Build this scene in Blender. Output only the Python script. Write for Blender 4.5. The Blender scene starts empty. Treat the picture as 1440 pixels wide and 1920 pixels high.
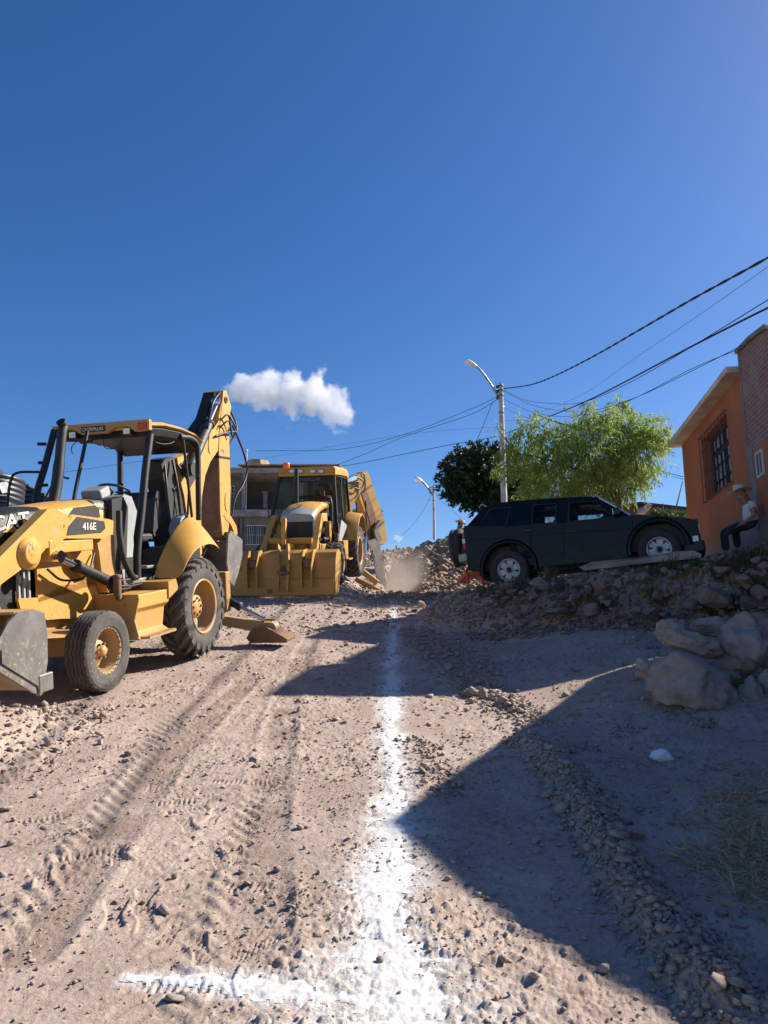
import bpy, bmesh, math, random
import numpy as np
from mathutils import Vector, Matrix
random.seed(7); RNG=np.random.default_rng(11)
R=math.radians
sc=bpy.context.scene; COL=sc.collection
# ---------------------------------------------------------------- camera
PIT=R(11); F=1440.0; CZ=1.6
cam=bpy.data.cameras.new('camera'); cam.sensor_fit='HORIZONTAL'; cam.sensor_width=36; cam.lens=36; cam.clip_start=.05; cam.clip_end=6000
co=bpy.data.objects.new('camera',cam); COL.objects.link(co); co.location=(0,0,CZ); co.rotation_euler=(R(90)+PIT,0,0); sc.camera=co
# ---------------------------------------------------------------- light
SUN_AZ, SUN_EL = R(66), R(35.2)        # azimuth from +Y towards +X
w=bpy.data.worlds.new('World'); sc.world=w; w.use_nodes=True
nt=w.node_tree; nt.nodes.clear()
sky=nt.nodes.new('ShaderNodeTexSky'); sky.sky_type='NISHITA'; sky.sun_disc=False
sky.sun_elevation=SUN_EL; sky.sun_rotation=SUN_AZ; sky.altitude=1900; sky.air_density=1.0; sky.dust_density=2.0; sky.ozone_density=2.2
bg=nt.nodes.new('ShaderNodeBackground'); bg.inputs[1].default_value=.1
ow=nt.nodes.new('ShaderNodeOutputWorld')
hs=nt.nodes.new('ShaderNodeHueSaturation'); hs.inputs['Saturation'].default_value=1.3; hs.inputs['Value'].default_value=.76; hs.inputs['Hue'].default_value=.507
nt.links.new(sky.outputs[0],hs.inputs['Color']); nt.links.new(hs.outputs[0],bg.inputs[0]); nt.links.new(bg.outputs[0],ow.inputs[0])
sd=Vector((math.sin(SUN_AZ)*math.cos(SUN_EL),math.cos(SUN_AZ)*math.cos(SUN_EL),math.sin(SUN_EL)))
sl=bpy.data.lights.new('sun','SUN'); sl.energy=5.0; sl.angle=R(.55); sl.color=(1,.93,.82)
so=bpy.data.objects.new('sun',sl); COL.objects.link(so); so.rotation_euler=sd.to_track_quat('Z','Y').to_euler(); so.location=(30,20,40)
sc.view_settings.view_transform='Standard'; sc.view_settings.look='None'; sc.view_settings.gamma=1; sc.view_settings.exposure=1.0
sc.cycles.volume_bounces=8; sc.cycles.max_bounces=12; sc.cycles.volume_step_rate=1; sc.cycles.volume_max_steps=256
# ---------------------------------------------------------------- helpers
C0=np.array([0,0,CZ])
def ray(px,py):
    x=(px-720)/F; u=-(py-960)/F
    return np.array([x, math.cos(PIT)-u*math.sin(PIT), u*math.cos(PIT)+math.sin(PIT)])
def at(px,py,t): return C0+ray(px,py)*t
class Fr:
    """a thing's own frame: x forward, y left, z up"""
    def __init__(s,th,ph,al,apx,t):
        th,ph=R(th),R(ph)
        f=np.array([-math.sin(th)*math.cos(ph),-math.cos(th)*math.cos(ph),-math.sin(ph)])
        l=np.array([math.cos(th),-math.sin(th),0]); u=np.cross(f,l)
        s.M=np.array([f,l,u]).T; s.O=at(*apx,t)-s.M@np.array(al)
    def w(s,p): return s.O+s.M@np.array(p,float)
    def pl(s,px,py,ax,v):
        d=s.M.T@ray(px,py); o=s.M.T@(C0-s.O); t=(v-o[ax])/d[ax]; return o+d*t
    def loc(s,p): return s.M.T@(np.array(p)-s.O)
    def mat(s):
        m=Matrix.Identity(4)
        for i in range(3):
            for j in range(3): m[i][j]=s.M[i][j]
            m[i][3]=s.O[i]
        return m
def link(o,parent=None):
    COL.objects.link(o)
    if parent: o.parent=parent
    return o
def tag(o,label=None,cat=None,group=None,kind=None):
    if label: o['label']=label
    if cat: o['category']=cat
    if group: o['group']=group
    if kind: o['kind']=kind
    return o
def empty(name,loc=(0,0,0),rot=(0,0,0),matrix=None):
    o=bpy.data.objects.new(name,None); COL.objects.link(o); o.empty_display_size=.3
    if matrix is not None: o.matrix_world=matrix
    else: o.location=loc; o.rotation_euler=rot
    return o
def V(*a): return np.array(a,float)
def nrm(v): return v/ (np.linalg.norm(v)+1e-12)
class MB:
    def __init__(s): s.v=[]; s.f=[]; s.sm=[]
    def add(s,vs,fs,smooth=False):
        o=len(s.v); s.v+= [tuple(map(float,p)) for p in vs]; s.f+=[tuple(i+o for i in f) for f in fs]; s.sm+=[smooth]*len(fs); return s
    def box(s,c,d,rot=None):
        c=np.array(c,float); h=np.array(d,float)/2
        vs=[np.array([x,y,z])*h for z in(-1,1) for y in(-1,1) for x in(-1,1)]
        if rot is not None: m=np.array(rot); vs=[m@q for q in vs]
        return s.add([c+q for q in vs],[(0,2,3,1),(4,5,7,6),(0,1,5,4),(2,6,7,3),(0,4,6,2),(1,3,7,5)])
    def beam(s,p,q,wd,ht,up=(0,0,1),w2=None,h2=None):
        p=np.array(p,float);q=np.array(q,float);d=nrm(q-p);sd_=np.cross(d,np.array(up,float))
        if np.linalg.norm(sd_)<1e-6: sd_=np.cross(d,(1,0,0))
        sd_=nrm(sd_);u=np.cross(sd_,d); w2=w2 or wd; h2=h2 or ht
        vs=[]
        for c,a,b in((p,wd,ht),(q,w2,h2)):
            for i,j in((-1,-1),(1,-1),(1,1),(-1,1)): vs.append(c+sd_*i*a/2+u*j*b/2)
        return s.add(vs,[(3,2,1,0),(4,5,6,7),(0,1,5,4),(1,2,6,5),(2,3,7,6),(3,0,4,7)])
    def tube(s,pts,r,n=10,caps=True):
        pts=[np.array(p,float) for p in pts]; m=len(pts); rs=r if hasattr(r,'__len__') else [r]*m
        T=[nrm(pts[min(i+1,m-1)]-pts[max(i-1,0)]) for i in range(m)]
        a=np.array([0,0,1.]) if abs(T[0][2])<.9 else np.array([1.,0,0]); N=nrm(np.cross(T[0],a)); vs=[]
        for i in range(m):
            N=nrm(N-T[i]*np.dot(N,T[i])); B=np.cross(T[i],N)
            for k in range(n): t=2*math.pi*k/n; vs.append(pts[i]+rs[i]*(math.cos(t)*N+math.sin(t)*B))
        fs=[(i*n+k,i*n+(k+1)%n,(i+1)*n+(k+1)%n,(i+1)*n+k) for i in range(m-1) for k in range(n)]
        s.add(vs,fs,True)
        if caps: s.add(vs[:n],[tuple(range(n))[::-1]]); s.add(vs[-n:],[tuple(range(n))])
        return s
    def lathe(s,prof,c,ax,n=32,smooth=True,a0=0,a1=2*math.pi):
        """prof: list of (radius, height along axis)"""
        c=np.array(c,float);ax=nrm(np.array(ax,float)); a=np.array([0,0,1.]) if abs(ax[2])<.9 else np.array([1.,0,0])
        N=nrm(np.cross(ax,a));B=np.cross(ax,N);vs=[];full=abs(a1-a0-2*math.pi)<1e-6; cnt=n if full else n+1
        for r,h in prof:
            for k in range(cnt): t=a0+(a1-a0)*k/n; vs.append(c+ax*h+r*(math.cos(t)*N+math.sin(t)*B))
        fs=[(i*cnt+k,i*cnt+(k+1)%cnt,(i+1)*cnt+(k+1)%cnt,(i+1)*cnt+k) for i in range(len(prof)-1) for k in range(n)]
        return s.add(vs,fs,smooth)
    def cyl(s,p,q,r,n=20,r2=None):
        return s.tube([p,q],[r,r if r2 is None else r2],n)
    def prism(s,poly,vec,smooth=False):
        n=len(poly);vec=np.array(vec,float);a=[np.array(p,float) for p in poly];b=[p+vec for p in a]
        nn=sum((np.cross(a[i]-a[0],a[(i+1)%n]-a[0]) for i in range(n)),np.zeros(3))
        if np.dot(nn,vec)>0: a,b=a[::-1],b[::-1]
        s.add(a,[tuple(range(n))]); s.add(b,[tuple(range(n))[::-1]])
        return s.add(a+b,[(i,i+n,(i+1)%n+n,(i+1)%n) for i in range(n)],smooth)
    def loft(s,rings,smooth=True,caps=True,closed=True):
        n=len(rings[0]);vs=[p for r in rings for p in r]; m=n if closed else n-1
        fs=[(i*n+k,i*n+(k+1)%n,(i+1)*n+(k+1)%n,(i+1)*n+k) for i in range(len(rings)-1) for k in range(m)]
        s.add(vs,fs,smooth)
        if caps: s.add(rings[0],[tuple(range(n))[::-1]]); s.add(rings[-1],[tuple(range(n))])
        return s
    def build(s,name,mat,parent=None,bevel=0,seg=2,sub=0,fix=True):
        me=bpy.data.meshes.new(name); me.from_pydata(s.v,[],s.f); me.materials.append(mat)
        me.polygons.foreach_set('use_smooth',s.sm)
        if fix:
            bm=bmesh.new(); bm.from_mesh(me); bmesh.ops.recalc_face_normals(bm,faces=bm.faces); bm.to_mesh(me); bm.free()
        o=bpy.data.objects.new(name,me); link(o,parent)
        if bevel:
            m=o.modifiers.new('bevel','BEVEL'); m.width=bevel; m.segments=seg; m.limit_method='ANGLE'; m.angle_limit=R(40)
        if sub: m=o.modifiers.new('sub','SUBSURF'); m.levels=sub; m.render_levels=sub
        return o
def P(name,mb,mat,parent=None,label=None,**k):
    o=mb.build(name,mat,parent,**k)
    if label: o['label']=label
    return o
def bez(pts,n=12):
    """smooth curve through points (Catmull-Rom)"""
    p=[np.array(q,float) for q in pts]; p=[2*p[0]-p[1]]+p+[2*p[-1]-p[-2]]; out=[]
    for i in range(1,len(p)-2):
        for k in range(n):
            t=k/n; a,b,c,d=p[i-1:i+3]
            out.append(.5*((2*b)+(-a+c)*t+(2*a-5*b+4*c-d)*t*t+(-a+3*b-3*c+d)*t**3))
    out.append(p[-2]); return out
# ---------------------------------------------------------------- materials
class NG:
    def __init__(s,name):
        s.m=bpy.data.materials.new(name); s.m.use_nodes=True; s.t=s.m.node_tree; s.n=s.t.nodes
        s.p=s.n['Principled BSDF']; s.out=s.n['Material Output']
        s.tc=s.n.new('ShaderNodeTexCoord').outputs['Object']
    def L(s,a,b): s.t.links.new(a,b)
    def noise(s,scale,det=4,rough=.55,co=None,dist=0):
        n=s.n.new('ShaderNodeTexNoise'); n.inputs['Scale'].default_value=scale; n.inputs['Detail'].default_value=det; n.inputs['Roughness'].default_value=rough; n.inputs['Distortion'].default_value=dist
        s.L(co or s.tc,n.inputs['Vector']); return n.outputs['Fac']
    def vor(s,scale,feat='F1',co=None,out='Distance'):
        n=s.n.new('ShaderNodeTexVoronoi'); n.feature=feat; n.inputs['Scale'].default_value=scale; s.L(co or s.tc,n.inputs['Vector']); return n.outputs[out]
    def mapv(s,scale=(1,1,1),rot=(0,0,0)):
        n=s.n.new('ShaderNodeMapping'); n.inputs['Scale'].default_value=scale; n.inputs['Rotation'].default_value=rot; s.L(s.tc,n.inputs[0]); return n.outputs[0]
    def rng(s,x,a,b,c=0,d=1):
        n=s.n.new('ShaderNodeMapRange'); n.interpolation_type='SMOOTHSTEP'
        for i,v in enumerate((a,b,c,d)): n.inputs[i+1].default_value=v
        s.L(x,n.inputs[0]); return n.outputs[0]
    def mix(s,f,a,b):
        n=s.n.new('ShaderNodeMix'); n.data_type='RGBA'
        for i,v in((0,f),(6,a),(7,b)):
            if hasattr(v,'links') or isinstance(v,bpy.types.NodeSocket): s.L(v,n.inputs[i])
            else: n.inputs[i].default_value=v if i==0 else (*v,1)
        return n.outputs[2]
    def math(s,op,a,b=0):
        n=s.n.new('ShaderNodeMath'); n.operation=op
        for i,v in enumerate((a,b)):
            if isinstance(v,bpy.types.NodeSocket): s.L(v,n.inputs[i])
            else: n.inputs[i].default_value=v
        return n.outputs[0]
    def attr(s,name):
        n=s.n.new('ShaderNodeAttribute'); n.attribute_name=name; return n.outputs['Fac']
    def sep(s):
        n=s.n.new('ShaderNodeSeparateXYZ'); s.L(s.tc,n.inputs[0]); return n.outputs
    def bump(s,h,strength=.5,dist=.01,prev=None):
        n=s.n.new('ShaderNodeBump'); n.inputs['Strength'].default_value=strength; n.inputs['Distance'].default_value=dist; s.L(h,n.inputs['Height'])
        if prev: s.L(prev,n.inputs['Normal'])
        s.L(n.outputs[0],s.p.inputs['Normal']); return n.outputs[0]
    def col(s,c):
        if isinstance(c,bpy.types.NodeSocket): s.L(c,s.p.inputs['Base Color'])
        else: s.p.inputs['Base Color'].default_value=(*c,1)
    def rough(s,r):
        if isinstance(r,bpy.types.NodeSocket): s.L(r,s.p.inputs['Roughness'])
        else: s.p.inputs['Roughness'].default_value=r
def paint(name,c,c2=None,rough=.45,scale=3,metal=0,dirt=(.3,.22,.16),dirtamt=.35,bump=.15):
    g=NG(name); n1=g.noise(scale,6); n2=g.noise(scale*7,5,.65)
    a=g.mix(g.rng(n1,.35,.7),c,c2 or tuple(x*.8 for x in c))
    d=g.math('MULTIPLY',g.rng(n2,.5,.72),g.rng(g.noise(scale*.6,3),.4,.65))
    g.col(g.mix(g.math('MULTIPLY',d,dirtamt*2.2),a,dirt)); g.rough(g.math('ADD',g.math('MULTIPLY',n2,.35),rough-.15))
    g.p.inputs['Metallic'].default_value=metal
    if bump: g.bump(n2,bump,.004)
    return g.m
def plain(name,c,rough=.6,metal=0,var=.25,scale=8,bump=.2,bd=.005,spec=None,alpha=None):
    g=NG(name); n=g.noise(scale,5,.6)
    g.col(g.mix(g.rng(n,.3,.7),tuple(min(1,x*(1+var)) for x in c),tuple(x*(1-var) for x in c))); g.rough(rough); g.p.inputs['Metallic'].default_value=metal
    if bump: g.bump(g.noise(scale*5,4),bump,bd)
    if spec is not None: g.p.inputs['Specular IOR Level'].default_value=spec
    return g.m
# ---------------------------------------------------------------- numpy noise
def _h(ix,iy,s):
    h=(ix.astype(np.int64)*374761393+iy.astype(np.int64)*668265263+s*2147483647)&0xffffffff
    h=((h^(h>>13))*1274126177)&0xffffffff; h=(h^(h>>16))&0xffffffff
    return h/4294967295.0
def vn(x,y,s=0):
    ix=np.floor(x);iy=np.floor(y);fx=x-ix;fy=y-iy;fx=fx*fx*(3-2*fx);fy=fy*fy*(3-2*fy)
    a=_h(ix,iy,s);b=_h(ix+1,iy,s);c=_h(ix,iy+1,s);d=_h(ix+1,iy+1,s)
    return (a+(b-a)*fx)*(1-fy)+(c+(d-c)*fx)*fy
def fbm(x,y,o=4,s=0,g=.5):
    r=0;a=1;t=0
    for i in range(o):
        r=r+a*vn(x*2**i+17.3*i,y*2**i-9.1*i,s+i); t+=a; a*=g
    return r/t*2-1
def cell(x,y,s=0):
    """distance to the nearest jittered point, and that point's random number"""
    ix=np.floor(x);iy=np.floor(y);best=np.full(x.shape,9.);rid=np.zeros(x.shape)
    for dx in(-1,0,1):
        for dy in(-1,0,1):
            cx=ix+dx;cy=iy+dy;px=cx+_h(cx,cy,s+5);py=cy+_h(cx,cy,s+6);d=(px-x)**2+(py-y)**2
            m=d<best;best=np.where(m,d,best);rid=np.where(m,_h(cx,cy,s+7),rid)
    return np.sqrt(best),rid
def crumb(x,y,s=0):
    """broken-crust relief: flat-topped cells of random height parted by cracks"""
    ix=np.floor(x);iy=np.floor(y);f1=np.full(x.shape,9.);f2=np.full(x.shape,9.);rid=np.zeros(x.shape);tx=np.zeros(x.shape)
    for dx in(-1,0,1):
        for dy in(-1,0,1):
            cx=ix+dx;cy=iy+dy;px=cx+_h(cx,cy,s+5);py=cy+_h(cx,cy,s+6);d=np.sqrt((px-x)**2+(py-y)**2);r=_h(cx,cy,s+7)
            m=d<f1;f2=np.where(m,f1,np.minimum(f2,d));rid=np.where(m,r,rid);tx=np.where(m,(x-px)*(r-.5)+(y-py)*(_h(cx,cy,s+8)-.5),tx);f1=np.where(m,d,f1)
    return (rid**2+tx*1.1)*ss(f2-f1,.02,.22),rid
def ss(x,a,b):
    t=np.clip((x-a)/(b-a),0,1); return t*t*(3-2*t)
# ---------------------------------------------------------------- frames of the big things
M1=Fr(13,11,(0,1.1,.68),(385,1138),10.75)
M2=Fr(8,11,(2.15,1.0,.5),(640.4,1056.7),18.0)
SV=Fr(-69,-5.2,(0,0,.36),(953.6,1067.9),13.95)
# ---------------------------------------------------------------- terrain
KC=np.array([[-400,-12],[-30,-3],[-5,-.5],[0,0],[3,.33],[5,.6],[7,.92],[9.12,1.27],[11.2,1.68],[14,2.22],[16.8,2.8],[20,3.33],[24,3.75],[28,4.6],[35,5.9],[42,7.6],[44,6.9],[60,6.9],[400,7]])
def base(Y):
    r=0
    for d in(-.6,-.2,.2,.6): r=r+np.interp(Y+d,KC[:,0],KC[:,1])
    return r/4
def G0(X,Y):
    X=np.asarray(X,float);Y=np.asarray(Y,float)
    z=base(Y)
    lf=ss(-X,.2,1.3)
    z=z+lf*np.interp(Y,[14,16.8,18.4,20.4,23,30],[0,.18,.38,.5,.3,0])
    z=np.where(X<-1.5,z*(1-ss(Y,23,27)*ss(-X,1.5,4))+ss(Y,23,27)*ss(-X,1.5,4)*(4.25+.11*(Y-24)),z)
    z=z+.3*ss(X,1.4,3.6)*ss(Y,5,9)*(1-ss(Y,14,18))
    z=z+.28*ss(-X,2.6,3.6)*ss(Y,4,5.5)*(1-ss(Y,7,8.2))          # low rubble berm at left
    # parked car's platform
    lx=(X-SV.O[0])*.934+(Y-SV.O[1])*-.358; ly=(X-SV.O[0])*.358+(Y-SV.O[1])*.934
    ph=SV.O[2]+.09*np.clip(lx,-2,5)+.05*np.clip(ly-1,0,30)-.02
    m=ss(ly,-1.15-.25*ss(lx,0,3),-.45)*ss(lx,-2.2,-.9)
    z=np.where(ph>z,z*(1-m)+ph*m,z)
    # spoil heap behind
    hp=np.interp(X,[.9,1.36,2.33,2.84,4.5,7,14],[.0,.75,1.15,1.35,2.0,1.9,.4])
    z=z+hp*ss(Y,20.8,28)*(1-ss(Y,31,40))*1.0
    # trench
    xc=.52+.012*(Y-20)
    z=z-1.6*ss(Y,20.2,20.9)*(1-ss(Y,36,38))*(1-ss(np.abs(X-xc),.38,.56))
    z=z+.25*ss(Y,20.9,22)*(1-ss(Y,26,30))*np.exp(-((X+.25)/.35)**2)
    return z
def ground_hit(px,py,tmax=80):
    r=ray(px,py);t=1.5
    prev=t
    while t<tmax:
        p=C0+r*t
        if p[2]<float(G0(p[0],p[1])):
            a,b=prev,t
            for _ in range(25):
                m=(a+b)/2;p=C0+r*m
                if p[2]<float(G0(p[0],p[1])): b=m
                else: a=m
            return C0+r*a
        prev=t;t+=.04+t*.004
    return C0+r*tmax
def path_w(pts):
    """(px,py,halfwidth px) -> world polyline with metric halfwidth"""
    o=[]
    for px,py,hw in pts:
        p=ground_hit(px,py); t=(p[1])/1.02; o.append((p[0],p[1],hw/F*t))
    return np.array(o)
def pdist(X,Y,path,nx=None):
    """normalised distance to a polyline with varying half width"""
    best=np.full(X.shape,99.)
    for (x0,y0,w0),(x1,y1,w1) in zip(path[:-1],path[1:]):
        dx,dy=x1-x0,y1-y0;t=np.clip(((X-x0)*dx+(Y-y0)*dy)/(dx*dx+dy*dy),0,1)
        d=np.hypot(X-x0-t*dx,Y-y0-t*dy)/(w0+(w1-w0)*t); best=np.minimum(best,d)
    return best
LIME=path_w([(737,1116,10),(737,1150,12),(738,1180,15),(733,1250,24),(735,1300,26),(732,1380,34),(737,1450,40),(735,1530,50),(728,1600,80),(715,1680,84),(718,1750,88),(735,1830,165),(740,1910,220),(760,2040,260)])
LIME2=path_w([(245,1836,24),(330,1836,44),(430,1848,58),(560,1866,62),(700,1885,75)])
ROW=path_w([(985,1395,30),(1050,1450,40),(1110,1540,45),(1165,1640,50),(1215,1720,60),(1290,1800,70),(1350,1870,80),(1430,1960,90)])
RUT1=path_w([(40,1790,60),(180,1600,50),(300,1430,40),(400,1330,30),(470,1270,22)])
RUT2=path_w([(470,1880,80),(480,1700,60),(490,1560,45),(510,1440,35),(530,1340,28),(560,1240,20),(590,1180,14)])
FEET=[ground_hit(random.uniform(60,560),random.uniform(1330,1800))[:2] for _ in range(34)]+[ground_hit(*q)[:2] for q in((735,1700),(700,1760),(420,1840),(330,1850),(715,1620))]
FEET=[(x,y,random.uniform(-.6,.6)+(0 if random.random()<.6 else 1.2)) for x,y in FEET]
def detail(X,Y,fade):
    rough=ss(fbm(X*.9,Y*.9,3,3),-.45,.35)
    inr=np.minimum(pdist(X,Y,RUT1),pdist(X,Y,RUT2))
    rough=np.clip(rough*.8+ss(-inr,-2,-.4)*.15-.55*ss(-X,.4,1.2)*(1-ss(Y,6,9))*ss(fbm(X*1.4,Y*.7,3,8),-.2,.3),.12,1)
    z=.022*fbm(X*1.3,Y*1.3,3,1)
    z=z+rough*(.014*fbm(X*5,Y*5,4,21,.6)+.014*np.abs(fbm(X*13,Y*13,4,31,.65)))
    wx=X+.02*fbm(X*9,Y*9,2,301);wy=Y+.02*fbm(X*9,Y*9,2,302)
    pa=ss(fbm(X*2.2,Y*2.2,3,51),-.25,.25)
    c,i=crumb(wx*8,wy*8,2);   z=z+rough*pa*.008*c
    c,i=crumb(wx*17,wy*17,9); z=z+rough*(.35+.65*pa)*.011*c
    c,i=crumb(wx*38,wy*38,19);z=z+(.12+.88*rough)*.0085*c
    d,i=cell(X*11,Y*11,119);z=z+rough*np.where(i>.86,1,0)*.022*np.clip(1-(d/.34)**2,0,1)**.6
    z=z+.006*fbm(X*50,Y*50,3,77,.7)*(.3+rough)
    # wheel ruts with lug prints
    for path,a0 in((RUT1,.014),(RUT2,.012)):
        d=pdist(X,Y,path); k=1-ss(d,.55,1.25); z=z-a0*k+.008*np.exp(-((d-1.25)/.22)**2)*ss(fbm(X*1.5,Y*1.5,2,14),-.3,.3)
    for (xa,dirx,wd) in((-.95,.06,.17),(-1.9,.1,.2),(-2.75,.12,.16),(.55,-.02,.15)):
        c=xa-dirx*(Y-5); q=np.abs(X-c)/wd; k=(1-ss(q,.8,1.05))*ss(fbm(X*.8+5,Y*.45,2,int(abs(xa)*90)),-.25,.15)
        z=z+k*(.006*np.clip(np.sin((Y+np.abs(X-c)*1.1)*42+2*fbm(X*3,Y*3,2,6))*1.6,-1,1)-.006)*(1-rough*.5)
    for fx,fy,fa in FEET:
        m=(np.abs(X-fx)<.22)&(np.abs(Y-fy)<.22)
        if not m.any(): continue
        x=X[m]-fx;y=Y[m]-fy;u=x*math.cos(fa)-y*math.sin(fa);v=x*math.sin(fa)+y*math.cos(fa)
        wd=.046-.012*np.cos((v+.02)*22); e=np.maximum(np.abs(u)/wd,np.abs(v)/.145)
        z[m]=z[m]*(.6+.4*ss(e,.8,1.1))-.011*(1-ss(e,.82,1.02))+.0035*np.exp(-((e-1.15)/.13)**2)+.005*(1-ss(e,.8,.95))*np.sign(np.sin(v*190))
    pd=pdist(X,Y,ROW); z=z+.09*(1-ss(pd,.1,1.3))*(1+.5*fbm(X*5,Y*5,2,55))
    # broken ground and heaps further up
    hz=ss(Y,19.5,22)*ss(X,-.6,1.2); d,i=cell(X*2.6,Y*2.6,61); d2,i2=cell(X*6,Y*6,66)
    z=z+hz*(.2*np.clip(1-d*1.3,0,1)*i+.1*np.clip(1-d2*1.4,0,1)*i2+.25*fbm(X*1.2,Y*1.2,4,70))
    lx=(X-SV.O[0])*.934+(Y-SV.O[1])*-.358; ly=(X-SV.O[0])*.358+(Y-SV.O[1])*.934
    bk=ss(ly,-1.7,-1.1)*(1-ss(ly,-.45,-.2))*ss(lx,-2.5,-1)
    z=z+bk*(.08*fbm(X*3,Y*3,3,80)+.07*np.clip(1-d2*1.4,0,1))
    return z
def lime_mask(X,Y):
    n=fbm(X*3.5,Y*3.5,4,90,.6); n2=fbm(X*25,Y*25,3,95,.6)
    d=np.minimum(pdist(X,Y,LIME),pdist(X,Y,LIME2))
    return (1-d)+.60*n+.50*n2
# ---------------------------------------------------------------- ground sheet
def ground_mat():
    g=NG('dry_earth'); n1=g.noise(1.3,5,.6);n2=g.noise(9,6,.65);n3=g.noise(70,4,.7)
    c=g.mix(g.rng(n1,.35,.65),(.345,.262,.215),(.43,.335,.28)); c=g.mix(g.rng(n2,.48,.75),c,(.265,.195,.155)); c=g.mix(g.rng(n3,.5,.8,0,.5),c,(.51,.42,.355))
    v=g.vor(60,out='Color'); c2=g.n.new('ShaderNodeSeparateColor'); g.L(v,c2.inputs[0])
    c=g.mix(g.rng(c2.outputs[0],.85,.9,0,.35),c,(.55,.44,.37))
    dk=g.attr('rut_wire_shade'); c=g.mix(dk,c,(.20,.135,.10))
    so_=g.attr('heap'); c=g.mix(so_,c,g.mix(g.rng(n2,.4,.6),(.33,.22,.17),(.20,.14,.11)))
    li=g.attr('lime'); c=g.mix(g.math('MULTIPLY',li,g.rng(n3,.25,.7,.55,1)),c,(.58,.56,.545))
    g.col(c); g.rough(.95); g.p.inputs['Specular IOR Level'].default_value=.15
    b=g.bump(g.noise(28,8,.7),.55,.03); g.bump(g.noise(160,4,.7),.5,.006,b)
    return g.m
def axis(core,step_core,outs):
    a=list(np.arange(-core,core+1e-9,step_core)); s=step_core; x=a[-1]
    while x<outs: s*=1.13; x+=s; a.append(x); a.insert(0,-x)
    return np.array(a)
U=axis(.47,.00125,9)
ys=[-60,-30,-15,-8,-4,-1,0,.8,1.4,1.8]; y=2.1
while y<46: ys.append(y); y*=1.0037
s=.2
while y<900: ys.append(y); s*=1.25; y+=s
YS=np.array(ys)
SC=np.maximum(YS,2.0)+1.2; SC[YS<2]=3.4
gx=U[None,:]*SC[:,None]; gy=np.repeat(YS[:,None],len(U),1)
GZ0=G0(gx,gy); GZ=GZ0.copy()
near=(gy<50)&(np.abs(gx)<12)&(gy>-2)
dz=np.zeros_like(GZ); dz[near]=detail(gx[near],gy[near],None)
# narrow fade of the smallest relief with distance is left to the bump
LM=np.full(GZ.shape,-9.); LM[near]=lime_mask(gx[near],gy[near])
lime_sheet=LM>.48
dz=dz*(1-.7*ss(LM,.1,.7))+np.where(near,.0045*ss(LM,.4,1.1)*(1+.8*fbm(gx*14,gy*14,3,99)),0)
GZ+=dz
RUT_WIRE_SHADE=np.zeros_like(GZ); 
RUT_WIRE_SHADE[near]=np.clip(.55*(1-ss(pdist(gx[near],gy[near],RUT1),.2,1.4))*ss(fbm(gx[near]*3,gy[near]*3,3,41),-.5,.2)+.5*(1-ss(pdist(gx[near],gy[near],RUT2),.2,1.6))*ss(fbm(gx[near]*2.5,gy[near]*2.5,3,43),-.35,.3),0,1)  # darker soil in the ruts; the left streak paints an overhead wire's soft shadow
HEAP=ss(gy,20.5,22)*ss(gx,-.4,.6)*.9
nr,nc=GZ.shape
def grid_mesh(name,idx_mask,z,mat,attrs):
    """mesh from the ground grid; idx_mask picks faces"""
    ids=np.arange(nr*nc).reshape(nr,nc)
    q=np.stack([ids[:-1,:-1],ids[:-1,1:],ids[1:,1:],ids[1:,:-1]],-1)
    if idx_mask is not None: q=q[idx_mask]
    q=q.reshape(-1,4)
    used,inv=np.unique(q,return_inverse=True); q=inv.reshape(-1,4)
    co_=np.stack([gx.ravel()[used],gy.ravel()[used],z.ravel()[used]],-1)
    me=bpy.data.meshes.new(name); me.vertices.add(len(co_)); me.vertices.foreach_set('co',co_.ravel())
    me.loops.add(q.size); me.loops.foreach_set('vertex_index',q.ravel().astype(np.int32))
    me.polygons.add(len(q)); me.polygons.foreach_set('loop_start',np.arange(0,q.size,4,dtype=np.int32)); me.polygons.foreach_set('loop_total',np.full(len(q),4,np.int32))
    me.polygons.foreach_set('use_smooth',np.ones(len(q),bool)); me.update(calc_edges=True)
    for n_,a in attrs.items():
        at_=me.attributes.new(n_,'FLOAT','POINT'); at_.data.foreach_set('value',a.ravel()[used].astype(np.float32))
    me.materials.append(mat); o=bpy.data.objects.new(name,me); COL.objects.link(o); return o
gm=ground_mat()
soft=np.clip(ss(LM,-.35,.7)*.9,0,1)
ground=tag(grid_mesh('ground',None,GZ,gm,{'lime':soft,'rut_wire_shade':RUT_WIRE_SHADE,'heap':HEAP}),'uneven sunlit pinkish dirt road climbing uphill','ground',kind='structure')
g=NG('lime_powder'); n=g.noise(30,5,.65); g.col(g.mix(g.rng(n,.35,.7),(.66,.65,.64),(.50,.48,.46))); g.rough(.95); g.p.inputs['Specular IOR Level'].default_value=.1; g.bump(g.noise(90,5,.7),.5,.006)
fm=lime_sheet[:-1,:-1]&lime_sheet[1:,1:]&lime_sheet[1:,:-1]&lime_sheet[:-1,1:]
lime=tag(grid_mesh('lime_line',fm,GZ+.0006+.003*ss(LM,.48,.85),g.m,{}),'white powdered lime line running up the middle of the dirt road','lime powder',kind='stuff')
from math import floor
_SC=lambda Y: (max(Y,2.0)+1.2) if Y>=2 else 3.4
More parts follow.
